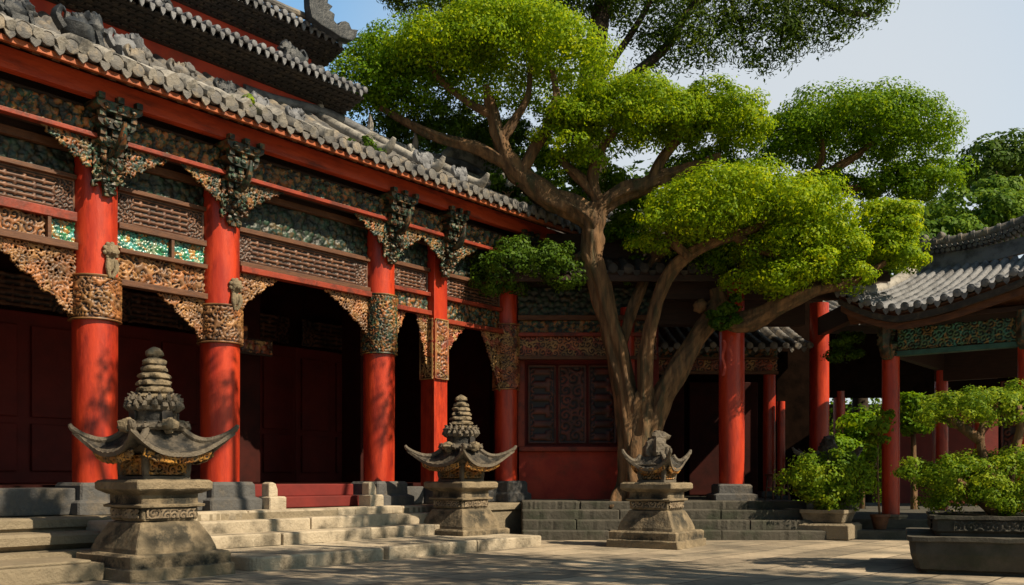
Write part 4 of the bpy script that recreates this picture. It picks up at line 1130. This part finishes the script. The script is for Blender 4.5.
for i, (ex, ey) in enumerate(((610, 508), (668, 510))):
    tk.tube([Tp(640+(ex-640)*.4, 484), Tp(640+(ex-640)*.75, 498, -.15), Tp(ex, ey, -.3)], [.18, .12, .03], 10, 4, .2, i)
br(tk, [(598, 225), (575, 210), (550, 198), (525, 180), (508, 160), (498, 138), (492, 112), (486, 85)], [12, 11.5, 11, 10, 8.5, 7, 5.5, 3], 6)
br(tk, [(512, 166), (480, 150), (440, 138), (405, 122), (380, 108)], [7, 6, 5, 4, 2.5], 7, 10)
br(tk, [(520, 176), (535, 148), (548, 125), (556, 98), (552, 70)], [7, 5.5, 5, 4, 2.5], 8, 10)
br(tk, [(500, 142), (515, 118), (528, 95), (530, 65)], [5, 4, 3.2, 2], 9, 8)
br(tk, [(492, 115), (465, 100), (440, 80), (425, 60)], [4.5, 3.6, 3, 2], 10, 8)
br(tk, [(596, 216), (612, 198), (640, 188), (662, 178), (690, 168), (720, 155)], [11, 9, 8.5, 7.5, 5.5, 3], 11)
br(tk, [(600, 205), (592, 180), (598, 155), (615, 130)], [7, 5.5, 4.5, 3], 12, 10)
br(tk, [(650, 184), (660, 162), (676, 140), (690, 118)], [6, 5, 4, 2.5], 13, 10)
br(tk, [(600, 200), (580, 178), (565, 165), (558, 150)], [6, 5, 4, 2.5], 14, 8)
br(tk, [(655, 255, .4), (690, 228, .6), (740, 205, .8), (785, 190, .9), (820, 176, .9), (850, 160, .9), (875, 140, .9)], [7.5, 7, 6.5, 6, 5, 4, 2.5], 15)
br(tk, [(790, 189, .9), (830, 190, .9), (870, 186, .9), (910, 178, .9)], [4.5, 4, 3.2, 2], 16, 8)
br(tk, [(812, 180, .9), (822, 155, .9), (820, 130, .9)], [4.5, 3.4, 2], 17, 8)
br(tk, [(716, 318, -.1), (745, 322, -.3), (778, 306, -.5), (810, 292, -.6), (850, 282, -.6), (885, 262, -.6)], [9.5, 9, 8, 6.5, 4.5, 2.5], 18)
br(tk, [(690, 258, -.5), (672, 240, -.5), (668, 222, -.5)], [5, 4, 2.5], 19, 8)
br(tk, [(735, 236, -.6), (760, 250, -.7), (800, 255, -.7), (838, 245, -.7)], [5, 4.2, 3.5, 2], 20, 8)
br(tk, [(592, 250), (572, 262, .1), (548, 270, .2), (520, 275, .2), (495, 282, .2)], [6, 5, 4, 3, 2], 21, 8)
tk.build('trunk', 'bark', tree, 'all')
# burls
for (x, y, r) in ((700, 306, 7),):
    MB().ball(Tp(x, y, -.12), r*TY/F, 12, .4, x).build('burl', 'bark', tree, 'all')

def B(x, y, rx, ry, rz=None, dY=0.):
    """blob given by its place and half sizes in picture pixels at the tree"""
    s = (TY+dY)/F
    return (P(x, y, TY+dY), (rx*s, (rz or rx*.8)*s, ry*s))
def crown(blobs, n, seed, m='leaf', size=.058, **k):
    return foliage('crown', blobs, n, size, m, tree, seed, org=TO, **k)
def cloud(cx, cy, rx, ry, n, seed, dY=0., rc=(.30, .44), low=.0, depth=.8, flat=.55):
    """a domed cloud of overlapping flat leafy cushions"""
    rg = np.random.RandomState(seed*13+5); c, r = B(cx, cy, rx, ry, rx*depth, dY); c = np.array(c); r = np.array(r); out_ = []
    for k in range(n):
        z = low+(1-low)*((k+.5)/n); a = k*2.39996+seed; h = math.sqrt(max(0, 1-z*z)); q = rg.uniform(*rc)*r[0]
        q = min(q, r[2]*.75)
        p = c+np.array((math.cos(a)*h*(r[0]-q*.75), math.sin(a)*h*(r[1]-q*.75), z*(r[2]-q*flat)))+rg.normal(0, .05, 3)*r
        out_.append((Vector(p), (q, q, q*flat)))
    return out_
crown(cloud(504, 78, 102, 74, 22, 1, 0, low=.02)+cloud(452, 62, 62, 44, 9, 2, -.3, low=.1)+cloud(480, 118, 70, 22, 7, 30, .6), 70000, 1, lobe=.24, nl=330, under=.25)
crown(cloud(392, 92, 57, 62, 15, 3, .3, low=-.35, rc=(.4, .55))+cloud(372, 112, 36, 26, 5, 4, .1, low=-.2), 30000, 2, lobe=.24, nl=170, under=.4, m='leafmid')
crown(cloud(632, 134, 74, 54, 17, 5, 0, low=-.05)+cloud(572, 146, 34, 54, 9, 6, -.2, low=-.5, rc=(.45, .6)), 46000, 3, lobe=.23, nl=260, under=.3)
crown(cloud(715, 140, 54, 52, 13, 7, -.1, low=-.1, rc=(.36, .5)), 24000, 4, lobe=.23, nl=130, under=.3)
crown(cloud(742, 232, 100, 64, 20, 8, -.6, low=-.02)+cloud(690, 238, 54, 38, 8, 9, -.9, low=-.1), 58000, 5, lobe=.23, nl=290, under=.3)
crown(cloud(808, 262, 58, 54, 14, 10, -.7, low=-.55, rc=(.36, .5))+cloud(770, 285, 42, 26, 6, 11, -.6, low=-.5), 36000, 6, lobe=.23, nl=190, under=.5)
crown(cloud(888, 243, 33, 44, 10, 12, -.5, low=-.6, rc=(.45, .62)), 18000, 7, lobe=.22, nl=80, under=.6)
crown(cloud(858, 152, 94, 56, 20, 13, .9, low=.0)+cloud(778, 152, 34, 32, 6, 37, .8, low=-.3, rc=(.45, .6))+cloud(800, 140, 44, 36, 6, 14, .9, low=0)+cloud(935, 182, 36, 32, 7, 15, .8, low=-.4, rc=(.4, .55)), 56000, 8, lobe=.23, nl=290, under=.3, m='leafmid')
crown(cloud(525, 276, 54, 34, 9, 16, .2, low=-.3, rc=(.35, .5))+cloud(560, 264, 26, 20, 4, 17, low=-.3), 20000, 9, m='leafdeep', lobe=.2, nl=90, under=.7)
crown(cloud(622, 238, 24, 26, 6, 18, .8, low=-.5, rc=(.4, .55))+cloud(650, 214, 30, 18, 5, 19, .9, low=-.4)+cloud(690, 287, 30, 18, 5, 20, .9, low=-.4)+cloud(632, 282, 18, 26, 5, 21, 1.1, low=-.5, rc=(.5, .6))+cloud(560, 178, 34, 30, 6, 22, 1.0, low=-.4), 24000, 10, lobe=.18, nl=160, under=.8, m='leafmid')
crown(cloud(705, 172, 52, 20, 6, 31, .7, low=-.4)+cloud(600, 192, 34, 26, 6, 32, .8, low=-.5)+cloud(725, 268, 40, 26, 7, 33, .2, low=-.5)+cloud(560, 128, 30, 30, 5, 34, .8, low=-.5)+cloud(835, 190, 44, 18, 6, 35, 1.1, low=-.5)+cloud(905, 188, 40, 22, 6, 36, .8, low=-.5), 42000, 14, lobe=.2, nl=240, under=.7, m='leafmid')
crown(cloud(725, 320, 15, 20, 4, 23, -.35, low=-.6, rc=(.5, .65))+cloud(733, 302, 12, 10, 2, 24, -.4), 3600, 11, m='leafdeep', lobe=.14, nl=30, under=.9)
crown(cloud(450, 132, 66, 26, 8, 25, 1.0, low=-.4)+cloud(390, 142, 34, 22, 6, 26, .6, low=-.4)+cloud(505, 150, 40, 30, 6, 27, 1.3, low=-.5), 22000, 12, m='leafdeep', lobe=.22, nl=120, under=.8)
crown(cloud(845, 350, 18, 20, 5, 28, .6, low=-.6, rc=(.45, .6)), 3000, 13, m='leafdeep', lobe=.16, nl=30, under=.9)
# ribbons tied to the branch
for i, (x, y0_, y1_, lab) in enumerate(((724, 340, 376, 'longer faded red ribbon hanging from the low branch beside the tall red column'), (731, 336, 366, 'shorter faded red ribbon hanging from the low branch in front of the tall red column'))):
    o = P(x, y0_, TY-.5); r_ = MB()
    n = 8; vs = []
    L_ = (y1_-y0_)*(TY-.5)/F
    for k in range(n+1):
        sx = .02*math.sin(k*1.3+i); vs += [(sx-.022, .012*math.sin(k), -L_*k/n), (sx+.022, -.012*math.sin(k), -L_*k/n), (sx+.022, -.012*math.sin(k)+.006, -L_*k/n), (sx-.022, .012*math.sin(k)+.006, -L_*k/n)]
    fs = [(k*4+q, k*4+(q+1) % 4, k*4+4+(q+1) % 4, k*4+4+q) for k in range(n) for q in range(4)]
    r_.add(vs, fs); ob = r_.build('ribbon', 'ribbon', None, label=lab, cat='ribbon', group='red ribbons on the low branch'); ob.location = o

# ================================================================== OTHER TREES
def small_tree(name, pos, h, crown_blobs, n, size, m, label, cat='tree', seed=0, bark='barkdark', tr=.12, group=None, **k):
    t = empty(name, pos, 0, label=label, cat=cat)
    if group: t['group'] = group
    b = MB(); o = Vector(pos)
    b.tube([(0, 0, -.05), (.1*tr, 0, h*.4), (-.3*tr, .2*tr, h)], [tr*1.3, tr, tr*.7], 12, 4, .2, seed)
    for c, r in crown_blobs:
        c = Vector(c)-o
        b.tube([(-.2*tr, 0, h*.8), (c*.5+Vector((0, 0, h*.42))), c], [tr*.6, tr*.4, tr*.12], 8, 3, .2, seed)
    b.build('trunk', bark, t, 'all')
    foliage('crown', crown_blobs, n, size, m, t, seed, org=pos, **k)
    return t
# tall dark tree behind, hanging into the top of the picture
OY = 21
def OB(x, y, rx, ry, d=0): s = (OY+d)/F; return (P(x, y, OY+d), (rx*s, rx*s*.7, ry*s))
ot = empty('overhanging_tree', P(600, 500, OY)*1.0, 0, label='dark feathery tree towering behind and hanging in from the top edge', cat='tree')
ot.location.z = 0; OO = ot.location.copy()
b = MB(); q = OY/F
def ob(pts, rads, sd): b.tube([P(x, y, OY)-OO for x, y in pts], [r*q for r in rads], 10, 5, .15, sd)
ob([(600, 521), (604, 400), (598, 250), (590, 100), (600, 20), (620, -90)], [20, 17, 15, 12, 9, 5], 1)
ob([(592, 110), (640, 70), (668, 45), (690, 10), (740, -40)], [7, 5, 4.5, 4, 3], 2)
ob([(594, 90), (612, 62), (640, 20), (660, -20)], [5, 4, 3, 2], 3)
ob([(620, -60), (700, -40), (780, -20), (840, 10), (870, 15)], [6, 5, 4, 3, 2], 4)
ob([(620, -60), (560, -50), (480, -30), (420, -15)], [6, 5, 4, 2], 5)
ob([(720, -30), (735, 10), (745, 35)], [3, 2, 1], 6); ob([(790, -15), (785, 20), (780, 45)], [3, 2, 1], 7)
b.build('trunk', 'barkdark', ot, 'all')
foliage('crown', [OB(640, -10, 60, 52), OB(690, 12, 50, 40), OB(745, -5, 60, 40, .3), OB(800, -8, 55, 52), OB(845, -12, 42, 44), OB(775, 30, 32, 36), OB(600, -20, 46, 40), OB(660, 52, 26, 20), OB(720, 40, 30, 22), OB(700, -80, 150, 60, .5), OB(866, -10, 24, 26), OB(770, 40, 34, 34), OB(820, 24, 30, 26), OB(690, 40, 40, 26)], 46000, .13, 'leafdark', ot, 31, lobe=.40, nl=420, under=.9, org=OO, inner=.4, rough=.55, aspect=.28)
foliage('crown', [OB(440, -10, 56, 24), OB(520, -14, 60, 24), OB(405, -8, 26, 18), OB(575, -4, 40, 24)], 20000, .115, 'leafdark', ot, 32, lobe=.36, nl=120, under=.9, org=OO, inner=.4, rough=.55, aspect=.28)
# shade tree outside the frame on the right: its dappled shade lies on the courtyard
sd = (7.6, 5.8, 0)
small_tree('shade_tree', sd, 5.0, [((5.7, 5.6, 7.6), (1.6, 1.3, .8)), ((7.4, 6.3, 7.8), (1.6, 1.2, .9)), ((9.5, 4.7, 7.6), (1.2, 1.0, .7)), ((7.2, 4.2, 7.4), (2.0, 1.2, .9)), ((4.2, 4.4, 7.4), (1.2, 1.0, .5)), ((1.1, 7.2, 7.8), (.7, .6, .3)), ((2.2, 6.2, 8.0), (.6, .6, .3)), ((1.75, 8.9, 7.8), (.75, .6, .3)), ((3.4, 10.8, 8.0), (.7, .6, .3)), ((5.6, 8.6, 7.6), (1.0, .9, .5))], 13000, .15, 'leafdeep', 'broad shade tree standing beyond the right edge of the courtyard', seed=50, tr=.25, lobe=.34, nl=110, under=.8, inner=.5)
# trees and clipped mounds above the pavilion roof
def HB(x, y, rx, ry, Y): s = Y/F; return (P(x, y, Y), (rx*s, rx*s*.8, ry*s))
def gpos(x, Y): return ((x-512)*Y/F, Y, 0)
small_tree('hill_tree', gpos(1000, 40), 13, [HB(995, 165, 34, 22, 40), HB(1030, 160, 40, 26, 40), HB(975, 180, 20, 14, 40)], 9000, .22, 'leafdeep', 'dark green tree highest above the right pavilion roof', seed=61, tr=.3, lobe=.4, nl=70, under=.6)
for i, (x, y, rx, ry, Y, lab) in enumerate(((1000, 192, 22, 12, 30, 'small rounded tree crown just below the dark tree above the right pavilion'), (968, 214, 44, 20, 29, 'wide clipped tree mound above the middle of the pavilion ridge'), (1012, 216, 34, 22, 28, 'clipped tree mound at the picture edge above the pavilion ridge'), (925, 225, 36, 18, 31, 'clipped tree mound beside the big crown above the pavilion ridge end'), (950, 236, 30, 14, 27, 'low clipped tree mound nearest the pavilion ridge'))):
    c = HB(x, y, rx, ry, Y)
    small_tree('clipped_tree', gpos(x, Y), c[0].z-c[1][2]*.7, [c, (c[0]+Vector((.3, .2, -.4)), tuple(q*.8 for q in c[1]))], 6500, .15, 'leafhill', lab, seed=70+i, tr=.18, lobe=.3, nl=50, under=.7, group='clipped trees on the hill')
# garden bushes seen through the pavilion
for i, (x, y, rx, ry, Y, lab) in enumerate(((862, 428, 17, 17, 20.5, 'leafy garden bush seen between the columns left of the pavilion post'), (914, 409, 13, 13, 20.0, 'leafy garden bush seen just right of the pavilion post'), (838, 450, 12, 12, 20.2, 'low garden bush beside the far dark column'), (960, 430, 30, 30, 26.5, 'shaded garden bush behind the bonsai'))):
    c = HB(x, y, rx, ry, Y)
    small_tree('garden_bush', gpos(x, Y), c[0].z, [c, (c[0]-Vector((0, 0, c[1][2]*.9)), c[1])], 3800, .10, 'leafmid', lab, 'bush', bark='bark', group='leafy bushes in the garden', seed=80+i, tr=.06, lobe=.3, nl=50, under=.9, inner=.5)

for i, (x, y, rx, ry, Y, lab) in enumerate(((462, 172, 62, 42, 24, 'dense dark tree showing between the hall roof and the crown above it'), (560, 215, 110, 60, 25, 'dense dark tree behind the side hall, left of the forked trunk'), (690, 235, 110, 60, 26, 'dense dark tree behind the side hall, right of the forked trunk'), (860, 255, 80, 50, 27, 'dense tree rising behind the side hall next to the pavilion ridge'))):
    c = HB(x, y, rx, ry, Y)
    small_tree('rear_tree', gpos(x, Y), c[0].z*.8, [c, (c[0]+Vector((1.2, 0, -1)), c[1]), (c[0]+Vector((-1.3, .2, -1.2)), c[1])], 9000, .20, 'leafdeep', lab, seed=110+i, tr=.25, group='dense trees behind the side hall', lobe=.45, nl=80, under=.8, inner=.4)
hd = empty('garden_hedge', (6, 31, 0), 0, label='long leafy hedge closing the garden far behind the columns', cat='hedge')
MB().box(-5, 16, .5, .9, 0, 3.4).build('stems', 'barkdark', hd)
foliage('leaves', [((1+2.4*i, 31, 1.2+1.9*j), (1.7, .8, 1.5)) for i in range(9) for j in (0, 1)], 34000, .16, 'leafmid', hd, 130, org=(6, 31, 0), lobe=.4, nl=420, under=.9, inner=.5)
# ================================================================== POTTED PLANTS
def clump(name, o, blobs, n, size, m, seed, stems, label, cat, r=.02, group=None, **k):
    t = empty(name, o, 0, label=label, cat=cat, group=group); b = MB(); o = Vector(o)
    rg_ = random.Random(seed)
    for s in stems: b.tube([Vector(p)-o for p in s], [r*(1-.6*i/len(s)) for i in range(len(s))], 8, 4, .2, seed)
    b.build('stem', 'bark', t, 'all')
    foliage('leaves', blobs, n, size, m, t, seed, org=o, **k)
    return t
SYp = 14.9
def SB(x, y, rx, ry, Y, d=0): s = (Y+d)/F; return (P(x, y, Y+d), (rx*s, rx*s*.8, ry*s))
pot = empty('stone_planter', (P(828, 500, SYp).x, SYp, .0), HR+.1, label='square stone planter holding the bright round shrub', cat='planter')
MB().sqlathe([(.40, 0), (.42, .02), (.42, .22), (.38, .25)], m=8, jit=.01, seed=5).build('pedestal', 'stone', pot)
MB().sqlathe([(.27, .25), (.29, .27), (.33, .40), (.345, .41), (.345, .46), (.30, .46), (.29, .43)], m=8, jit=.008, seed=6).build('basin', 'stone', pot)
MB().sqlathe([(.29, .40), (.29, .44)], m=5, seed=7).build('soil', 'soil', pot)
so_ = P(828, 507, SYp); so_ = Vector((so_.x, SYp, .445))
clump('potted_shrub', so_, [SB(825, 478, 34, 22, SYp), SB(800, 485, 22, 16, SYp), SB(850, 480, 20, 20, SYp), SB(828, 462, 24, 14, SYp), SB(830, 496, 26, 16, SYp)], 8500, .062, 'leafbush', 90,
      [[so_, so_+Vector((.05, 0, .15)), P(x, y, SYp)] for x, y in ((800, 480), (828, 460), (852, 478), (815, 470))], 'bright yellow-green round shrub growing in the small stone planter', 'shrub', lobe=.22, nl=60, under=.9, inner=.6, rough=.35)
# small flowering sapling near the pavilion column
o = Vector((P(880, 500, 15.0).x, 15.0, .14))
pt_ = empty('clay_pot', o, 0, label='small clay pot at the foot of the pavilion column', cat='pot')
MB().lathe([(.09, 0), (.14, .2), (.155, .2), (.155, .24), (.12, .24), (.11, .2)], seg=18).build('pot_body', 'brownwood', pt_, True)
MB().lathe([(.115, .2), (.115, .215)], seg=16).build('soil', 'soil', pt_)
clump('slender_sapling', o+Vector((0, 0, .21)), [SB(880, 428, 15, 12, 15.0), SB(872, 445, 8, 10, 15.0), SB(886, 418, 9, 7, 15.0)], 420, .10, 'leafbush', 95, [[o+Vector((0, 0, .2)), o+Vector((-.03, 0, .6)), P(878, 440, 15.0), P(882, 422, 15.0)]], 'slender leafy sapling in front of the pavilion column', 'sapling', r=.018, lobe=.16, nl=16, under=1, inner=1, rough=.4)
# bonsai
BY = 9.6
bp = empty('stone_planter', (5.12, 9.9, 0), HR+.30, label='large two-tier dark stone planter under the bonsai at right', cat='planter')
def octo(mb, prof, c=(0, 0, 0)): return mb
MB().sqlathe([(.80, 0), (.80, .03), (.86, .05), (.90, .20), (.90, .32), (.93, .33), (.93, .37), (.80, .37)], m=14, ch=.05, jit=.01, seed=8).build('lower_trough', 'stonedark', bp)
lt_ = MB().sqlathe([(.66, .37), (.66, .40), (.69, .42), (.69, .53), (.72, .54), (.72, .575), (.64, .575), (.63, .54)], m=14, ch=.04, jit=.008, seed=9).build('upper_trough', 'stonedark', bp)
for q_ in range(4):
    a = q_*math.pi/2
    def pf(X, Z, D, a=a):
        xx = .693+D; yy = X-.5
        return (xx*math.cos(a)-yy*math.sin(a), xx*math.sin(a)+yy*math.cos(a), .43+Z)
    relief('carved_band', lt_, 1.0, .09, pf, 'scroll', 'shrcarve', seed=400+q_, cell=.05, res=.012, depth=.02, thick=0).data.materials[0] = M['stonedark']
MB().sqlathe([(.63, .53), (.63, .56)], m=5, ch=.04, seed=10).build('soil', 'soil', bp)
bo = Vector((5.05, 9.9, .56))
def BB(x, y, rx, ry, d=0): return SB(x, y, rx, ry, 9.9, d)
clump('bonsai', bo, [BB(985, 408, 60, 17), BB(952, 416, 34, 12, -.2), BB(1015, 402, 50, 17), BB(990, 478, 74, 22), BB(930, 470, 32, 14, -.2), BB(1030, 480, 60, 30), BB(985, 500, 66, 16, .1)], 40000, .036, 'leafbush', 96,
      [[bo, P(990, 480, 9.9), P(980, 440, 9.9), P(988, 412, 9.9)], [bo+Vector((.1, 0, 0)), P(1010, 470, 9.9), P(1020, 430, 9.9), P(1018, 405, 9.9)], [bo, P(970, 490, 9.9), P(940, 470, 9.9)], [P(980, 440, 9.9), P(960, 425, 9.9), P(945, 415, 9.9)]],
      'layered bonsai with flat bright foliage pads in the large two-tier planter', 'bonsai', r=.06, lobe=.16, nl=150, under=.55, inner=.35, rough=.25)
o = P(905, 480, 10.0)
# roof weeds
for (x, y, v, n, s, lab, m_) in ((240, 102, .74, 130, .085, 'tiny yellow-green fern sprouting between the eave tiles', 'leafbush'), (362, 150, .45, 700, .07, 'small green weed clump on the tiles left of the curled ridges', 'leafdeep'), (508, 191, .5, 1300, .075, 'larger green weed clump on the far end of the hall roof', 'leafdeep')):
    u = hall_u(x, v); q = HW(u, v, 0); c = P(x, y, q.y); rr_ = (.14 if n < 200 else .26 if n < 900 else .36)
    base = c-Vector((0, 0, rr_*.75))
    clump('roof_weed', base, [(c, (rr_, rr_*.7, rr_*.75)), (c+Vector((rr_*.5, 0, -rr_*.3)), (rr_*.6, rr_*.5, rr_*.5))], n, s, m_, x, [[base, base+Vector((.03*k, 0, rr_*.6)), c+Vector((.1*k, 0, 0))] for k in (-1, 0, 1)], lab, 'weed', group='weeds growing on the hall roof', r=.012, lobe=.16, nl=14, under=1, inner=1, rough=.5)
# bamboo stand on the side terrace
s = empty('wooden_stool', (4.55, 16.3, .58), .3, label='small rustic wooden stool on the dark terrace right of the tall red column', cat='stool')
MB().box(-.17, .17, -.13, .13, .40, .44).build('seat', 'brownwood', s, bevel=.01)
for a in (-1, 1):
    for c in (-1, 1):
        MB().tube([(a*.13, c*.09, .41), (a*.16, c*.12, 0)], [.018, .016], 8).build('leg', 'brownwood', s, True)
r_ = MB(); r_.tube([(-.15, -.11, .15), (.15, -.11, .15)], [.012]*2, 6); r_.tube([(-.15, .11, .2), (.15, .11, .2)], [.012]*2, 6); r_.build('stretcher', 'brownwood', s, True)
